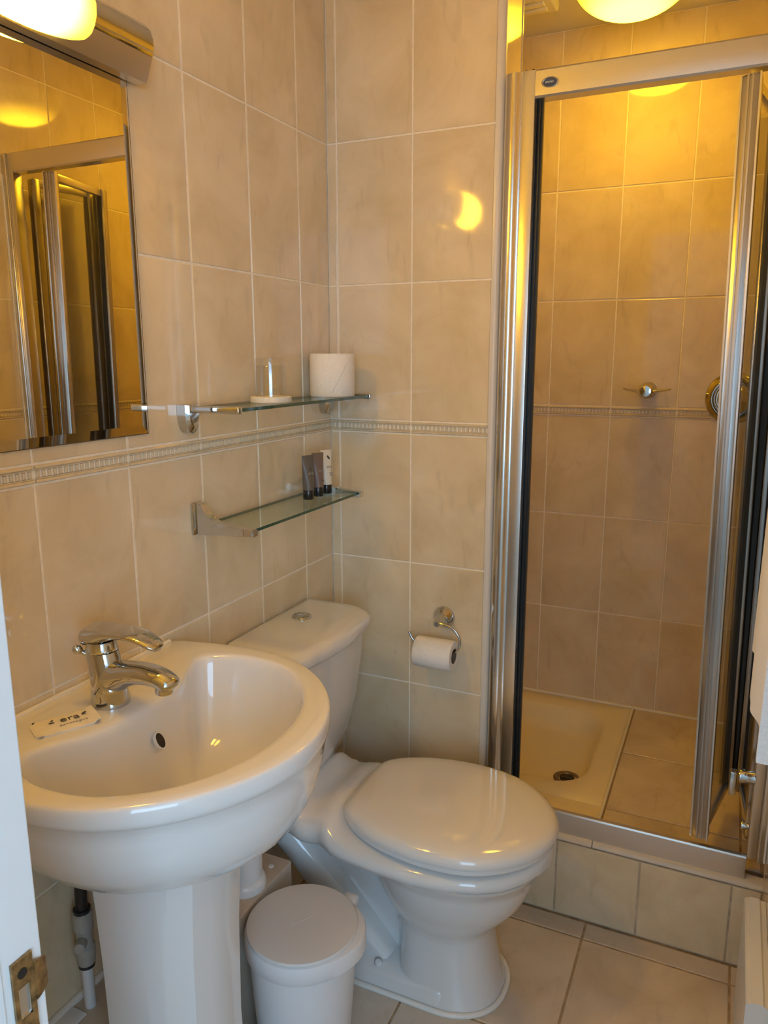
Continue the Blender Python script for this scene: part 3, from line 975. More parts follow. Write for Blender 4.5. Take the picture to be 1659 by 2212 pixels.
for i in range(nx):
    bm.faces.new((top[i][0], bot[i][0], bot[i + 1][0], top[i + 1][0]))
    bm.faces.new((top[i][ny], top[i + 1][ny], bot[i + 1][ny], bot[i][ny]))
for j in range(ny):
    bm.faces.new((top[0][j], top[0][j + 1], bot[0][j + 1], bot[0][j]))
    bm.faces.new((top[nx][j], bot[nx][j], bot[nx][j + 1], top[nx][j + 1]))
mesh_obj('wrapper', bm, 'sachet', ss, smooth=50)
place_mesh('lettering', text_mesh('era', 0.022), 'ink', ss, MS @ Matrix.Translation((0.008, 0.005, 0.0068)))
bm = bmesh.new()      # second line of print, too small to read: short strokes
for k in range(9):
    x_ = -0.010 + 0.0046 * k
    box(bm, x_, x_ + 0.0034, -0.0128 + 0.0006 * (k % 3), -0.0095 - 0.0007 * (k % 2), 0.0061, 0.0064)
bm.transform(MS)
mesh_obj('small_print', bm, 'greyink', ss)
for (cx, cy, a, q) in ((-0.016, 0.010, 0.6, 0.0030), (-0.018, 0.003, -0.2, 0.0042), (0.030, 0.009, 0.7, 0.0052)):
    bm = bmesh.new()
    lathe(bm, [(1.0, -0.0001), (1.0, 0.0001)], 14, MS @ Matrix.Translation((cx, cy, 0.0069)) @ Matrix.Rotation(a, 4, 'Z') @ Matrix.Diagonal((q, q * 0.45, 1, 1)))
    mesh_obj('leaf_mark', bm, 'ink', ss)

# ================================================================== toilet
TY = -0.3245
to = thing('toilet', 'white close-coupled toilet with closed lid below the glass shelves', 'toilet', (0.0, TY, 0.0))
def superring(x_, hw_, zt, zb, n=28, e=3.2, ztc=0.0):
    out = []
    for k in range(n):
        a = 2 * PI * k / n
        c, s = math.cos(a), math.sin(a)
        yy = hw_ * math.copysign(abs(c) ** (2 / e), c)
        zz = (zt + zb) / 2 + (zt - zb) / 2 * math.copysign(abs(s) ** (2 / e), s)
        out.append((x_, yy, zz))
    return out
HWD = [(0.02, 0.118), (0.06, 0.126), (0.11, 0.135), (0.16, 0.150), (0.204, 0.146), (0.25, 0.168), (0.30, 0.178), (0.36, 0.185), (0.445, 0.191), (0.52, 0.182), (0.574, 0.165), (0.62, 0.137), (0.655, 0.098), (0.678, 0.056), (0.688, 0.020), (0.690, 0.004)]
ZTOP = [(0.02, 0.412), (0.10, 0.412), (0.118, 0.428), (0.130, 0.429), (0.150, 0.412), (0.175, 0.406), (0.205, 0.415), (0.225, 0.414), (0.250, 0.398), (0.28, 0.394), (0.69, 0.392)]
ZBOT = [(0.02, 0.318), (0.20, 0.322), (0.30, 0.328), (0.45, 0.334), (0.62, 0.342), (0.688, 0.352), (0.69, 0.36)]
bm = bmesh.new()
xs = [0.02, 0.05, 0.08, 0.10, 0.110, 0.118, 0.124, 0.130, 0.138, 0.150, 0.162, 0.175, 0.190, 0.205, 0.215, 0.225, 0.238, 0.250, 0.265, 0.28, 0.31, 0.36, 0.40, 0.445, 0.48, 0.52, 0.55, 0.574, 0.60, 0.62, 0.64, 0.655, 0.668, 0.678, 0.684, 0.688, 0.690]
loft(bm, [superring(x_, interp(HWD, x_), interp(ZTOP, x_), interp(ZBOT, x_)) for x_ in xs])
# bowl and foot column
def sq(v_, e_):
    return math.copysign(abs(v_) ** e_, v_)
rings = []
for z_, cx, rx, ry in ((0.352, 0.478, 0.196, 0.178), (0.338, 0.477, 0.193, 0.173), (0.334, 0.476, 0.187, 0.167), (0.310, 0.474, 0.184, 0.162), (0.280, 0.471, 0.177, 0.154), (0.250, 0.468, 0.166, 0.144), (0.225, 0.464, 0.152, 0.133), (0.200, 0.461, 0.133, 0.120), (0.182, 0.460, 0.116, 0.110)):
    rings.append([(cx + rx * sq(math.cos(a), 0.95), ry * sq(math.sin(a), 0.90), z_) for a in [k * 2 * PI / 56 for k in range(56)]])
for z_, cx, rx, ry in ((0.170, 0.461, 0.104, 0.103), (0.155, 0.463, 0.099, 0.100), (0.12, 0.466, 0.100, 0.101), (0.08, 0.468, 0.104, 0.103), (0.04, 0.471, 0.110, 0.107), (0.015, 0.473, 0.116, 0.112), (0.0, 0.474, 0.121, 0.115)):
    rings.append([(cx + rx * sq(math.cos(a), 0.9 if math.cos(a) > 0 else 0.45), ry * sq(math.sin(a), 0.85 if math.cos(a) > 0 else 0.7), z_) for a in [k * 2 * PI / 56 for k in range(56)]])
loft(bm, rings)
# recessed web between cistern platform and foot
web = [(0.04, 0.335), (0.04, 0.305), (0.150, 0.205), (0.235, 0.115), (0.262, 0.070), (0.262, 0.02), (0.46, 0.02), (0.46, 0.335)]
extrude_poly(bm, [(x_, -0.040, z_) for x_, z_ in web], (0, 0.080, 0))
# diagonal trap channel standing proud of the web
a0, a1 = Vector((0.045, 0, 0.338)), Vector((0.322, 0, 0.036))
dr_ = (a1 - a0).normalized()
nn = Vector((-dr_.z, 0, dr_.x))
rings = []
for t in [i / 10 for i in range(11)]:
    c = a0.lerp(a1, t)
    w_, h_ = 0.100 - 0.014 * t, 0.044
    rings.append([c + Vector((0, w_ * sq(math.cos(a), 0.45), 0)) + nn * h_ * sq(math.sin(a), 0.7) for a in [k * 2 * PI / 28 for k in range(28)]])
loft(bm, rings)
# foot plate
loft(bm, [rrect(0.215, 0.50, -0.114, 0.114, 0.03, 0.0), rrect(0.215, 0.50, -0.112, 0.112, 0.03, 0.036), rrect(0.220, 0.50, -0.106, 0.106, 0.03, 0.046), rrect(0.235, 0.50, -0.060, 0.060, 0.03, 0.062)])
mesh_obj('pan', bm, 'ceramic', to, smooth=48)
bm = bmesh.new()
lathe(bm, [(0.009, 0.0), (0.009, 0.004), (0.006, 0.008), (0.001, 0.009)], 16, axis_mtx((0.330, -0.096, 0.052), (0, -0.45, 0.9)))
mesh_obj('floor_bolt', bm, 'white_plastic', to, smooth=40)
# bead of sealant round the foot
bm = bmesh.new()
pth = [(0.472 + 0.126 * math.cos(a), 0.119 * math.copysign(abs(math.sin(a)) ** 0.85, math.sin(a)), 0.004) for a in [-PI / 2 + i * PI / 20 for i in range(21)]]
pth = [(x_, -0.119, 0.004) for x_ in (0.225, 0.28, 0.34, 0.40, 0.44)] + pth + [(x_, 0.119, 0.004) for x_ in (0.44, 0.34, 0.225)]
tube(bm, pth, 0.0065, 8)
mesh_obj('sealant_bead', bm, 'sealant', to, smooth=60)
# seat ring and lid
LIDH = [(0.243, 0.0), (0.244, 0.060), (0.248, 0.098), (0.266, 0.124), (0.302, 0.148), (0.36, 0.172), (0.43, 0.185), (0.489, 0.186), (0.545, 0.178), (0.600, 0.154), (0.650, 0.112), (0.684, 0.060), (0.697, 0.0)]
LC = (0.46, 0.0)
def lid_ring(s, z):
    pts = LIDH + [(x_, -y_) for x_, y_ in LIDH[-2:0:-1]]
    pp = smooth_path([(x_, y_, 0) for x_, y_ in pts + [pts[0]]], 4)[:-1]
    return [(LC[0] + (p_.x - LC[0]) * s, p_.y * s, z) for p_ in pp]
bm = bmesh.new()
loft(bm, [lid_ring(0.955, 0.3935), lid_ring(0.972, 0.396), lid_ring(0.978, 0.402), lid_ring(0.970, 0.4065)])
mesh_obj('seat', bm, 'seat', to, smooth=40)
bm = bmesh.new()
loft(bm, [lid_ring(0.965, 0.4075), lid_ring(0.992, 0.4085), lid_ring(1.0, 0.4135), lid_ring(0.998, 0.4195), lid_ring(0.985, 0.4265), lid_ring(0.955, 0.4325), lid_ring(0.90, 0.4370), lid_ring(0.75, 0.4415), lid_ring(0.5, 0.444), lid_ring(0.2, 0.445)])
mesh_obj('lid', bm, 'seat', to, smooth=50)
# cistern
def cring(z, xf, hw_, r, xb=0.006, bulge=0.012, n=8):
    out = [(xb, -hw_, z)]
    for i in range(n + 1):
        a = -PI / 2 + i * PI / 2 / n
        out.append((xf - bulge - r + r * math.cos(a), -hw_ + r + r * math.sin(a), z))
    for i in range(1, 8):
        yy = (-hw_ + r) + (2 * hw_ - 2 * r) * i / 8
        q = yy / (hw_ - r)
        out.append((xf - bulge + bulge * (1 - q * q), yy, z))
    for i in range(n + 1):
        a = i * PI / 2 / n
        out.append((xf - bulge - r + r * math.cos(a), hw_ - r + r * math.sin(a), z))
    out.append((xb, hw_, z))
    return out
CYO = 0.010
bm = bmesh.new()
loft(bm, [[(x_, y_ + CYO, z_) for x_, y_, z_ in r] for r in (cring(0.4135, 0.118, 0.138, 0.035), cring(0.422, 0.128, 0.146, 0.04), cring(0.48, 0.152, 0.156, 0.045), cring(0.58, 0.176, 0.164, 0.05), cring(0.68, 0.188, 0.169, 0.05), cring(0.746, 0.192, 0.172, 0.05))])
mesh_obj('cistern', bm, 'ceramic', to, smooth=40)
bm = bmesh.new()
loft(bm, [[(x_, y_ + CYO, z_) for x_, y_, z_ in r] for r in (cring(0.7462, 0.196, 0.176, 0.055), cring(0.750, 0.206, 0.183, 0.06), cring(0.758, 0.210, 0.186, 0.062), cring(0.772, 0.2085, 0.185, 0.062), cring(0.782, 0.200, 0.179, 0.062), cring(0.787, 0.186, 0.170, 0.06), cring(0.789, 0.15, 0.15, 0.05, 0.02))])
cl_ = mesh_obj('cistern_lid', bm, 'ceramic', to, smooth=45)
bm = bmesh.new()
lathe(bm, [(0.0235, -0.002), (0.0240, 0.003), (0.0215, 0.0055), (0.0190, 0.0045), (0.0185, 0.0035)], 32, Matrix.Translation((0.066, 0.043, 0.7885)))
mesh_obj('flush_button_rim', bm, 'chrome', cl_, smooth=40)
bm = bmesh.new()
lathe(bm, [(0.0182, 0.0), (0.0180, 0.0045), (0.014, 0.0062), (0.001, 0.0068)], 32, Matrix.Translation((0.066, 0.043, 0.7885)))
box(bm, 0.0478, 0.0842, 0.0424, 0.0436, 0.7940, 0.7956)
mesh_obj('flush_button', bm, 'chrome', cl_, smooth=40)

# ================================================================== pipes and boxing under the basin
bxz = 0.300
bx_ = bmesh.new()
box(bx_, 0.0, 0.148, YF, -0.485, 0.0, bxz, 0.002)
bx_ = mesh_obj('trim_2', bx_, 'floortile', smooth=30)
struct(bx_, 'low beige pipe boxing along the wall under the wash basin', 'boxing')
bm = bmesh.new()
tube(bm, [(0.004, yy, bxz + 0.002) for yy in [-1.36 + 0.8 * i / 20 for i in range(21)]], 0.008, 8)
mesh_obj('sealant_bead', bm, 'sealant', bx_, smooth=60)
bbox_obj('ledge_strip', 'paint', bx_, 0.010, 0.044, YF + 0.005, -0.974, bxz, bxz + 0.004, 0.0015)
for (xx, yy) in ((0.118, -0.520), (0.112, -0.548)):
    bm = bmesh.new()
    lathe(bm, [(0.006, -0.001), (0.006, 0.0012), (0.002, 0.0018)], 14, Matrix.Translation((xx, yy, bxz)))
    mesh_obj('screw_cap', bm, 'white_plastic' if yy > -0.53 else 'dark', bx_)

sp = thing('soil_pipe', 'white tapered waste pipe with flared foot behind the bin', 'pipe', (0.098, -0.592, bxz))
bm = bmesh.new()
lathe(bm, [(0.038, 0.006), (0.0385, 0.02), (0.041, 0.15), (0.043, 0.28), (0.043, 0.34)], 32)
mesh_obj('pipe', bm, 'white_plastic', sp, smooth=40)
bm = bmesh.new()
lathe(bm, [(0.046, 0.0), (0.046, 0.012), (0.042, 0.022), (0.0388, 0.024)], 32)
mesh_obj('collar', bm, 'white_plastic', sp, smooth=40)

wp = thing('supply_pipe', 'white water pipe with grey valve and dark hose under the basin', 'pipe', (0.034, -0.956, bxz))
bm = bmesh.new()
tube(bm, [(0, 0, 0.0), (0, 0, 0.08), (0, 0, 0.10)], 0.0095, 16)
mesh_obj('pipe', bm, 'white_plastic', wp, smooth=50)
bm = bmesh.new()
lathe(bm, [(0.013, 0.085), (0.0145, 0.088), (0.0165, 0.105), (0.0165, 0.118), (0.0135, 0.121), (0.0135, 0.150), (0.0165, 0.153), (0.0165, 0.182), (0.0135, 0.186)], 24)
lathe(bm, [(0.008, 0.0), (0.0095, 0.004), (0.0095, 0.020), (0.006, 0.023)], 18, axis_mtx((0.004, -0.008, 0.136), (0.5, -0.86, 0)))
mesh_obj('valve', bm, 'greyfitting', wp, smooth=35)
bm = bmesh.new()
tube(bm, smooth_path([(0, 0, 0.186), (0.0, 0.002, 0.23), (0.004, 0.008, 0.28), (0.014, 0.02, 0.33), (0.03, 0.03, 0.36)], 5), 0.010, 14)
mesh_obj('hose', bm, 'hose', wp, smooth=50)
bm = bmesh.new()
tube(bm, [(0, 0, 0.0805), (0, 0, 0.086)], 0.0138, 18)
mesh_obj('seal_ring', bm, 'rubber', wp, smooth=50)
bm = bmesh.new()
tube(bm, [(0, 0, 0.184), (0, 0, 0.191)], 0.0142, 18)
mesh_obj('seal_ring', bm, 'rubber', wp, smooth=50)

# ================================================================== bin
BR = 0.098
bn = thing('waste_bin', 'small round white plastic bin with flat lid between toilet and basin', 'bin', (0.268, -0.640, 0.0))
bm = bmesh.new()
lathe(bm, [(0.082, 0.0), (0.088, 0.003), (0.093, 0.06), (0.100, 0.16), (0.106, 0.262), (0.106, 0.268)], 56)
mesh_obj('body', bm, 'bin', bn, smooth=40)
bm = bmesh.new()
lathe(bm, [(0.1055, 0.258), (0.1105, 0.259), (0.1130, 0.262), (0.1130, 0.292), (0.1110, 0.2965), (0.106, 0.2985)], 56)
bmesh.ops.recalc_face_normals(bm, faces=bm.faces[:])
for v_ in bm.verts:       # the collar swells into a finger lip on one side
    a = math.atan2(v_.co.y, v_.co.x)
    d_ = max(0.0, math.cos(a - 0.30)) ** 5
    v_.co.x *= 1 + 0.12 * d_
    v_.co.y *= 1 + 0.12 * d_
mesh_obj('collar', bm, 'bin', bn, smooth=40)
bm = bmesh.new()
lathe(bm, [(0.1080, 0.2975), (0.1100, 0.3000), (0.1100, 0.3030), (0.1080, 0.3055), (0.098, 0.3068), (0.04, 0.3075), (0.001, 0.3076)], 56)
ld_ = mesh_obj('lid', bm, 'bin_lid', bn, smooth=40)
bm = bmesh.new()
tube(bm, [(-0.012, -0.02, 0.3074), (0.012, 0.02, 0.3074)], 0.0006, 6)
mesh_obj('lid_seam', bm, 'bin_lid', ld_)
bbox_obj('hinge_tab', 'bin', bn, 0.036, 0.066, 0.092, 0.120, 0.282, 0.3005, 0.004)

# ================================================================== glass shelves
def shelf_glass(parent, x0, x1, y0, y1, z0, z1, ra):
    bm = bmesh.new()
    pts0 = [(x0, y0), (x1 - ra, y0)] + [(x1 - ra + ra * math.sin(t), y0 + ra - ra * math.cos(t)) for t in [i * PI / 2 / 5 for i in range(1, 6)]]
    pts1 = [(x_, y0 + y1 - y_) for x_, y_ in pts0[::-1]]
    pts = pts0 + pts1
    loft(bm, [[(x_, y_, z0) for x_, y_ in pts], [(x_, y_, z1) for x_, y_ in pts]])
    bmesh.ops.recalc_face_normals(bm, faces=bm.faces[:])
    for f in bm.faces:
        f.material_index = 0 if abs(f.normal.z) > 0.9 else 1
    return mesh_obj('glass_plate', bm, ['shelfglass', 'greenedge'], parent)
us = thing('glass_shelf', 'upper glass shelf with chrome end clips holding a toilet roll', 'shelf', (0, 0, 0))
shelf_glass(us, 0.012, 0.130, -0.585, -0.045, 1.2935, 1.3000, 0.006)
for yy, sgn in ((-0.592, -1), (-0.038, 1)):
    # shield-shaped wall mount
    bm = bmesh.new()
    pts = [(-0.020, 0.0145), (0.020, 0.0145), (0.020, -0.006)] + [(0.020 * math.cos(t), -0.006 - 0.034 * math.sin(t)) for t in [i * PI / 8 for i in range(1, 8)]] + [(-0.020, -0.006)]
    rings = [[(0.0005, yy + a - 0.006 * sgn, 1.290 + b) for a, b in pts], [(0.020, yy + a - 0.006 * sgn, 1.290 + b) for a, b in pts], [(0.026, yy + a * 0.72 - 0.006 * sgn, 1.290 + 0.002 + b * 0.8) for a, b in pts]]
    loft(bm, rings)
    mt_ = mesh_obj('wall_mount', bm, 'chrome', us, smooth=40)
    bbox_obj('clip_rail', 'chrome', us, 0.018, 0.134, yy - 0.004, yy + 0.010 if sgn < 0 else yy + 0.006, 1.2895, 1.3032, 0.003, 3)
lsf = thing('glass_shelf', 'lower glass shelf on curved chrome arms holding three small tubes', 'shelf', (0, 0, 0))
shelf_glass(lsf, 0.010, 0.132, -0.558, -0.112, 1.0600, 1.0660, 0.004)
for yy in (-0.566, -0.104):
    side = smooth_path([(0.0008, 0, 1.1105), (0.012, 0, 1.1115), (0.020, 0, 1.108), (0.028, 0, 1.094), (0.042, 0, 1.0810), (0.070, 0, 1.0735), (0.105, 0, 1.0695), (0.139, 0, 1.0680)], 4)
    pts = [(p_.x, p_.z) for p_ in side] + [(0.140, 1.0545), (0.090, 1.0520), (0.050, 1.0495), (0.0008, 1.0470)]
    bm = bmesh.new()
    extrude_poly(bm, [(x_, yy - 0.009, z_) for x_, z_ in pts], (0, 0.018, 0))
    bmesh.ops.bevel(bm, geom=[e for e in bm.edges if abs(e.verts[0].co.y - e.verts[1].co.y) < 1e-6], offset=0.0018, segments=2, affect='EDGES')
    am = mesh_obj('bracket_arm', bm, 'chrome', lsf, smooth=40)
    bbox_obj('wall_plate', 'chrome', lsf, 0.0005, 0.006, yy - 0.016, yy + 0.016, 1.0465, 1.1120, 0.0025)
    bbox_obj('end_cap', 'polished', am, 0.1395, 0.1412, yy - 0.0075, yy + 0.0075, 1.0560, 1.0668)

# spare roll standing on the upper shelf
rl = thing('toilet_roll', 'spare white toilet roll standing on the upper glass shelf', 'toilet roll', (0.070, -0.118, 1.3002))
bm = bmesh.new()
lathe(bm, [(0.020, 0.0), (0.052, 0.0), (0.0535, 0.002), (0.0538, 0.05), (0.0535, 0.098), (0.052, 0.100), (0.020, 0.100)], 56, None, False, False)
mesh_obj('paper', bm, 'paper', rl, smooth=40)
bm = bmesh.new()
lathe(bm, [(0.020, 0.0), (0.020, 0.100)], 32, None, False, False)
lathe(bm, [(0.0185, 0.0), (0.0185, 0.100)], 32, None, False, False)
mesh_obj('core', bm, 'card', rl, smooth=40)
bm = bmesh.new()    # diagonal folded edge of the last sheet
pts = []
for i in range(13):
    t = i / 12
    a = -0.35 - 0.75 * t
    pts.append((a, 0.085 - 0.075 * t))
ring_o = [(0.0549 * math.cos(a), 0.0549 * math.sin(a), z_) for a, z_ in pts]
ring_i = [(0.0536 * math.cos(a + 0.03), 0.0536 * math.sin(a + 0.03), z_) for a, z_ in pts]
ring_e = [(0.0552 * math.cos(a + 0.12), 0.0552 * math.sin(a + 0.12), z_ + 0.012) for a, z_ in pts]
loft(bm, [ring_i, ring_o, ring_e], False, False, False)
mesh_obj('loose_sheet', bm, 'paper', rl, smooth=60)

# tumbler upside-down on a paper coaster
co = bmesh.new()
lathe(co, [(0.043, 0.0), (0.0435, 0.0015), (0.043, 0.011), (0.040, 0.012), (0.001, 0.012)], 40, Matrix.Translation((0.068, -0.385, 1.3002)))
co = mesh_obj('coaster', co, 'sachet', smooth=40)
tag(co, 'round cream paper cap under the drinking glass', 'coaster')
tu = bmesh.new()
lathe(tu, [(0.0335, 0.0), (0.0320, 0.040), (0.0300, 0.075), (0.0290, 0.079), (0.001, 0.0795), ], 40, None, False, False)
lathe(tu, [(0.0310, 0.0), (0.0298, 0.038), (0.0280, 0.060), (0.0265, 0.063), (0.001, 0.063)], 40, None, False, False)
lathe(tu, [(0.0335, 0.0), (0.0310, 0.0)], 40, None, False, False)
tu = mesh_obj('drinking_glass', tu, 'tumbler', smooth=50, loc=(0.068, -0.385, 1.3124))
tag(tu, 'clear drinking glass upside-down on the upper glass shelf', 'drinking glass')

# three toiletry tubes on the lower shelf
def tube_bottle(y, m, label, h, marks):
    t = thing('toiletry_tube', label, 'toiletry tube', (0.066, y, 1.0661), 'toiletry tubes on the lower glass shelf')
    bm = bmesh.new()
    lathe(bm, [(0.0120, 0.0), (0.0128, 0.001), (0.0128, 0.0205), (0.0120, 0.022)], 28)
    mesh_obj('cap', bm, 'cap', t, smooth=40)
    bm = bmesh.new()
    rings = []
    for k in range(9):
        s = k / 8
        z_ = 0.0222 + (h - 0.0222) * s
        aa = 0.0130 + 0.0035 * s
        bb = 0.0130 * (1 - s ** 1.4) + 0.0009
        ro = math.radians(28)
        rings.append([(bb * math.cos(a) * math.cos(ro) + aa * math.sin(a) * math.sin(ro), -bb * math.cos(a) * math.sin(ro) + aa * math.sin(a) * math.cos(ro), z_) for a in [q * 2 * PI / 28 for q in range(28)]])
    loft(bm, rings)
    mesh_obj('tube', bm, m, t, smooth=50)
    nd = Vector((math.cos(math.radians(28)), -math.sin(math.radians(28)), 0.0))
    ud = Vector((math.sin(math.radians(28)), math.cos(math.radians(28)), 0))
    for kind, off, z_, sz, mm in marks:
        bb = 0.0130 * (1 - ((z_ - 0.0222) / (h - 0.0222)) ** 1.4) + 0.0013
        mt_ = axis_mtx(nd * bb + ud * off + Vector((0, 0, z_)), nd + Vector((0, 0, 0.12)), ud)
        if kind == 'leaf':
            bm = bmesh.new()
            lathe(bm, [(1, -0.0004), (1, 0.0003)], 16, mt_ @ Matrix.Rotation(-1.0, 4, 'Z') @ Matrix.Diagonal((sz, sz * 0.42, 1, 1)))
            mesh_obj('leaf_mark', bm, mm, t)
        elif kind == 'bars':
            bm = bmesh.new()
            for q in range(3):
                box(bm, -sz + 0.001 * q, sz, -0.0035 * q, -0.0035 * q + 0.0016, -0.0004, 0.0003)
            bm.transform(mt_)
            mesh_obj('small_print', bm, mm, t)
        else:
            place_mesh('lettering', text_mesh(kind, sz, 0.0003), mm, t, mt_)
    return t
tube_bottle(-0.236, 'tube_grey', 'dark grey toiletry tube with black cap on the lower glass shelf', 0.103, [('era', 0.002, 0.062, 0.011, 'palepaint'), ('leaf', 0.003, 0.072, 0.003, 'ink'), ('leaf', 0.005, 0.036, 0.003, 'card')])
tube_bottle(-0.190, 'tube_brown', 'brown toiletry tube with black cap between the grey and cream tubes', 0.104, [('era', 0.004, 0.062, 0.011, 'palepaint'), ('leaf', 0.006, 0.038, 0.003, 'ink')])
tube_bottle(-0.148, 'tube_cream', 'cream toiletry tube with leaf print and black cap on the lower glass shelf', 0.106, [('leaf', 0.003, 0.088, 0.0058, 'ink'), ('era', 0.003, 0.066, 0.012, 'greyink'), ('bars', 0.006, 0.050, 0.005, 'greyink')])

# ================================================================== toilet roll holder on the back wall
th = thing('toilet_roll_holder', 'chrome toilet roll holder with open wire arm on the tiled wall', 'roll holder', (0.323, 0, 0.737))
bm = bmesh.new()
lathe(bm, [(0.0285, 0.0), (0.0290, 0.003), (0.0265, 0.008), (0.0180, 0.017), (0.0100, 0.030), (0.0080, 0.046), (0.0085, 0.058), (0.0060, 0.062), (0.001, 0.063)], 36, axis_mtx((0, -0.0005, 0), (0, -1, 0)))
mesh_obj('rose', bm, 'chrome', th, smooth=40)
wy = -0.053
bm = bmesh.new()
tube(bm, smooth_path([(0.006, wy, 0.0), (0.030, wy, -0.004), (0.048, wy, -0.014), (0.060, wy, -0.034), (0.058, wy, -0.058), (0.044, wy, -0.070), (0.020, wy, -0.0715), (-0.02, wy, -0.068), (-0.050, wy, -0.062), (-0.066, wy, -0.052), (-0.076, wy, -0.034)], 6), 0.0034, 12)
mesh_obj('wire_arm', bm, 'chrome', th, smooth=60)
pr = thing('toilet_roll', 'white toilet roll with folded point hanging on the wire holder', 'toilet roll', (0.318, wy, 0.6565))
MR = axis_mtx((-0.049, 0, 0.0), (1, 0, 0.0))
bm = bmesh.new()
lathe(bm, [(0.0195, 0.0), (0.037, 0.0), (0.0385, 0.002), (0.0390, 0.05), (0.0385, 0.098), (0.037, 0.100), (0.0195, 0.100)], 48, MR, False, False)
mesh_obj('paper', bm, 'paper', pr, smooth=40)
bm = bmesh.new()
lathe(bm, [(0.0195, 0.0), (0.0195, 0.100)], 32, MR, False, False)
lathe(bm, [(0.0182, 0.0), (0.0182, 0.100)], 32, MR, False, False)
mesh_obj('core', bm, 'card', pr, smooth=40)
bm = bmesh.new()     # sheet folded to a point over the front
rings = []
for i in range(11):
    t = i / 10
    a = math.radians(100 + 95 * t)       # from the top, over the front, downwards
    hwid = 0.0490 * (1 - t) + 0.0004
    y_, z_ = math.cos(a), math.sin(a)
    rings.append([(q * hwid + 0.004 * t, 0.0398 * y_, 0.0398 * z_) for q in (-1, -0.5, 0, 0.5, 1)])
loft(bm, rings, False, False, False)
mesh_obj('folded_point', bm, 'paper', pr, smooth=60)

# ================================================================== door strike plate
XJ = 0.4600
sk = thing('strike_plate', 'rusty brass strike plate screwed to the white door jamb', 'strike plate', (XJ, YF - 0.02, 0.87))
bm = bmesh.new()
x0, x1 = 0.0003, 0.0030
ya, yb = -0.0075, 0.0125
for (p0_, p1_, q0_, q1_) in ((ya, yb, 0.014, 0.040), (ya, ya + 0.004, -0.016, 0.014), (yb - 0.0045, yb, -0.016, 0.014), (ya, yb, -0.034, -0.016), (ya, ya + 0.004, -0.064, -0.034), (yb - 0.0045, yb, -0.064, -0.034), (ya, yb, -0.085, -0.064)):
    box(bm, x0, x1, p0_, p1_, q0_, q1_)
mesh_obj('plate', bm, 'brass', sk)
bm = bmesh.new()     # curved lip past the edge of the jamb
rings = []
for i in range(7):
    t = i / 6
    rings.append([(x0 + 0.004 * t * t * -1 + 0.001, yb + 0.015 * t, z_) if k < 2 else (x1 - 0.004 * t * t + 0.001, yb + 0.015 * t, z_) for k, z_ in enumerate((-0.008 + 0.004 * t, 0.030 - 0.008 * t, 0.030 - 0.008 * t, -0.008 + 0.004 * t))])
loft(bm, rings)
mesh_obj('lip', bm, 'brass', sk, smooth=40)
for z0_, z1_ in ((-0.016, 0.014), (-0.064, -0.034)):
    bm = bmesh.new()
    box(bm, 0.0002, 0.0010, ya + 0.004, yb - 0.0045, z0_, z1_)
    mesh_obj('latch_recess', bm, 'satin', sk)
    bm = bmesh.new()
    box(bm, 0.0010, 0.0022, yb - 0.0062, yb - 0.0046, z0_, z1_)
    box(bm, 0.0010, 0.0022, ya + 0.004, yb - 0.0046, z0_, z0_ + 0.0014)
    mesh_obj('latch_edge', bm, 'chrome', sk)
bm = bmesh.new()
lathe(bm, [(0.0045, 0.0), (0.0045, 0.0008)], 16, axis_mtx((0.0030, 0.0015, 0.027), (1, 0, 0)))
mesh_obj('screw_hole_shade', bm, 'dark', sk)  # shade of the screw hole put in as a black disc

# ================================================================== right-hand side: skirting block and towel
sb = bmesh.new()
prof = [(1.064, 0.0), (1.064, 0.251), (1.0665, 0.255), (1.072, 0.2555), (1.0735, 0.2580), (1.092, 0.2590), (1.0955, 0.2555), (XR - 0.0005, 0.2545), (XR - 0.0005, 0.0)]
loft(sb, [[(x_, y_, z_) for x_, z_ in prof] for y_ in (-0.430, -0.130)])
box(sb, 1.066, XR - 0.0008, -0.95, -0.4305, 0.0, 0.200, 0.003)
sb = mesh_obj('baseboard_right', sb, 'paint', smooth=30)
struct(sb, 'white painted moulded skirting below the towel rail', 'skirting')

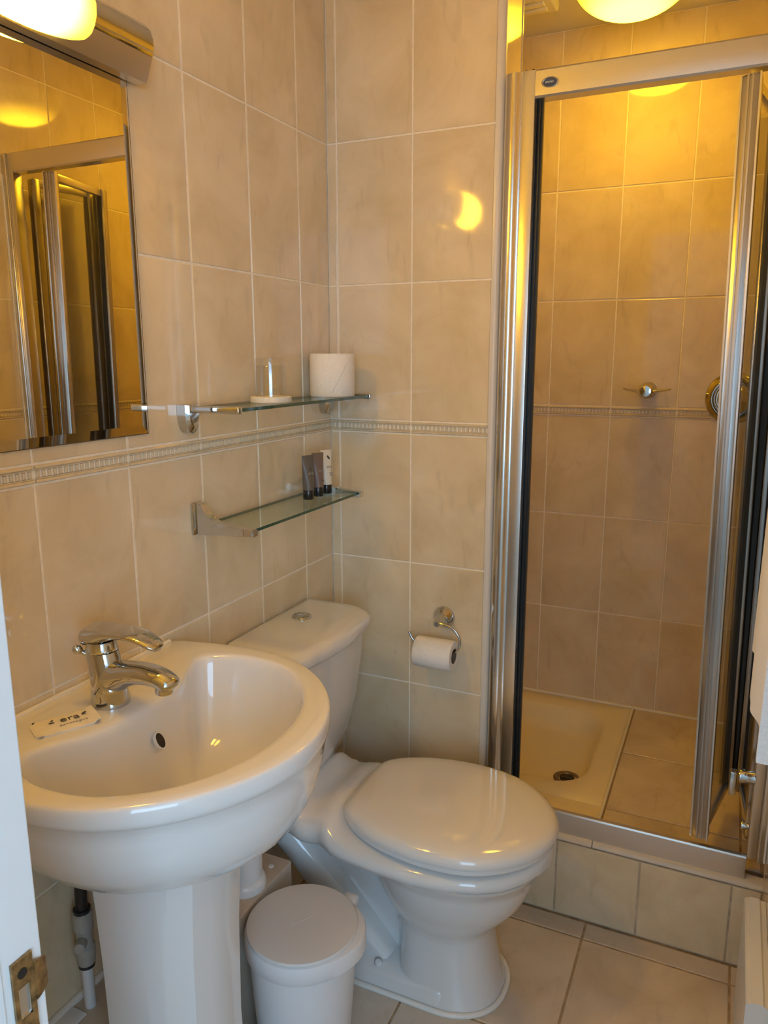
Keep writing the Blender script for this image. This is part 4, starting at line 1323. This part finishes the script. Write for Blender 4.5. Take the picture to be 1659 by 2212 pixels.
tw = thing('towel_rail', 'chrome towel rail on the tiled wall by the shower', 'towel rail', (XR, -0.60, 1.36))
bm = bmesh.new()
tube(bm, [(-0.060, -0.30, 0), (-0.060, 0.34, 0)], 0.008, 14)
mesh_obj('bar', bm, 'chrome', tw, smooth=50)
for yy in (-0.28, 0.32):
    bm = bmesh.new()
    tube(bm, [(-0.001, yy, 0), (-0.054, yy, 0)], 0.007, 12)
    lathe(bm, [(0.020, 0.0), (0.020, 0.005), (0.012, 0.009)], 20, axis_mtx((-0.0005, yy, 0), (-1, 0, 0)))
    mesh_obj('bracket', bm, 'chrome', tw, smooth=40)

def towel(label, y0, y1, zb0, zb1, zback, rad, thick, seed):
    """cloth folded over the rail: inner and outer sheet, slightly wavy"""
    rnd = random.Random(seed)
    ph = rnd.random() * 6
    bm = bmesh.new()
    xc, zc = XR - 0.060, 1.36
    nu = 24
    def sheet(r_):
        rows_ = []
        for i in range(nu + 1):
            s = i / nu
            y_ = y0 + (y1 - y0) * s
            zb_ = zb0 + (zb1 - zb0) * s
            col_ = []
            for k in range(12):
                z_ = zb_ + (zc - zb_) * k / 12
                wv_ = 0.004 * math.sin(ph + 9 * s) * (1 - k / 12) + 0.0015 * math.sin(21 * s + ph)
                col_.append((xc - r_ - wv_, y_, z_))
            for k in range(9):
                a = PI - k * PI / 8
                col_.append((xc + r_ * math.cos(a), y_, zc + r_ * math.sin(a)))
            for k in range(1, 9):
                col_.append((xc + r_, y_, zc + (zback - zc) * k / 8))
            rows_.append(col_)
        return rows_
    a_, b_ = sheet(rad), sheet(rad + thick)
    rings = [p_ + q_[::-1] for p_, q_ in zip(a_, b_)]
    loft(bm, rings)
    o = mesh_obj('towel', bm, 'towel', smooth=60)
    return tag(o, label, 'towel', None)
towel('folded white bath towel hanging over the chrome rail', -0.840, -0.430, 0.930, 0.850, 0.95, 0.0095, 0.016, 3)
t2 = towel('smaller white towel hanging at the shower end of the rail', -0.425, -0.285, 0.880, 0.900, 0.95, 0.0095, 0.010, 9)
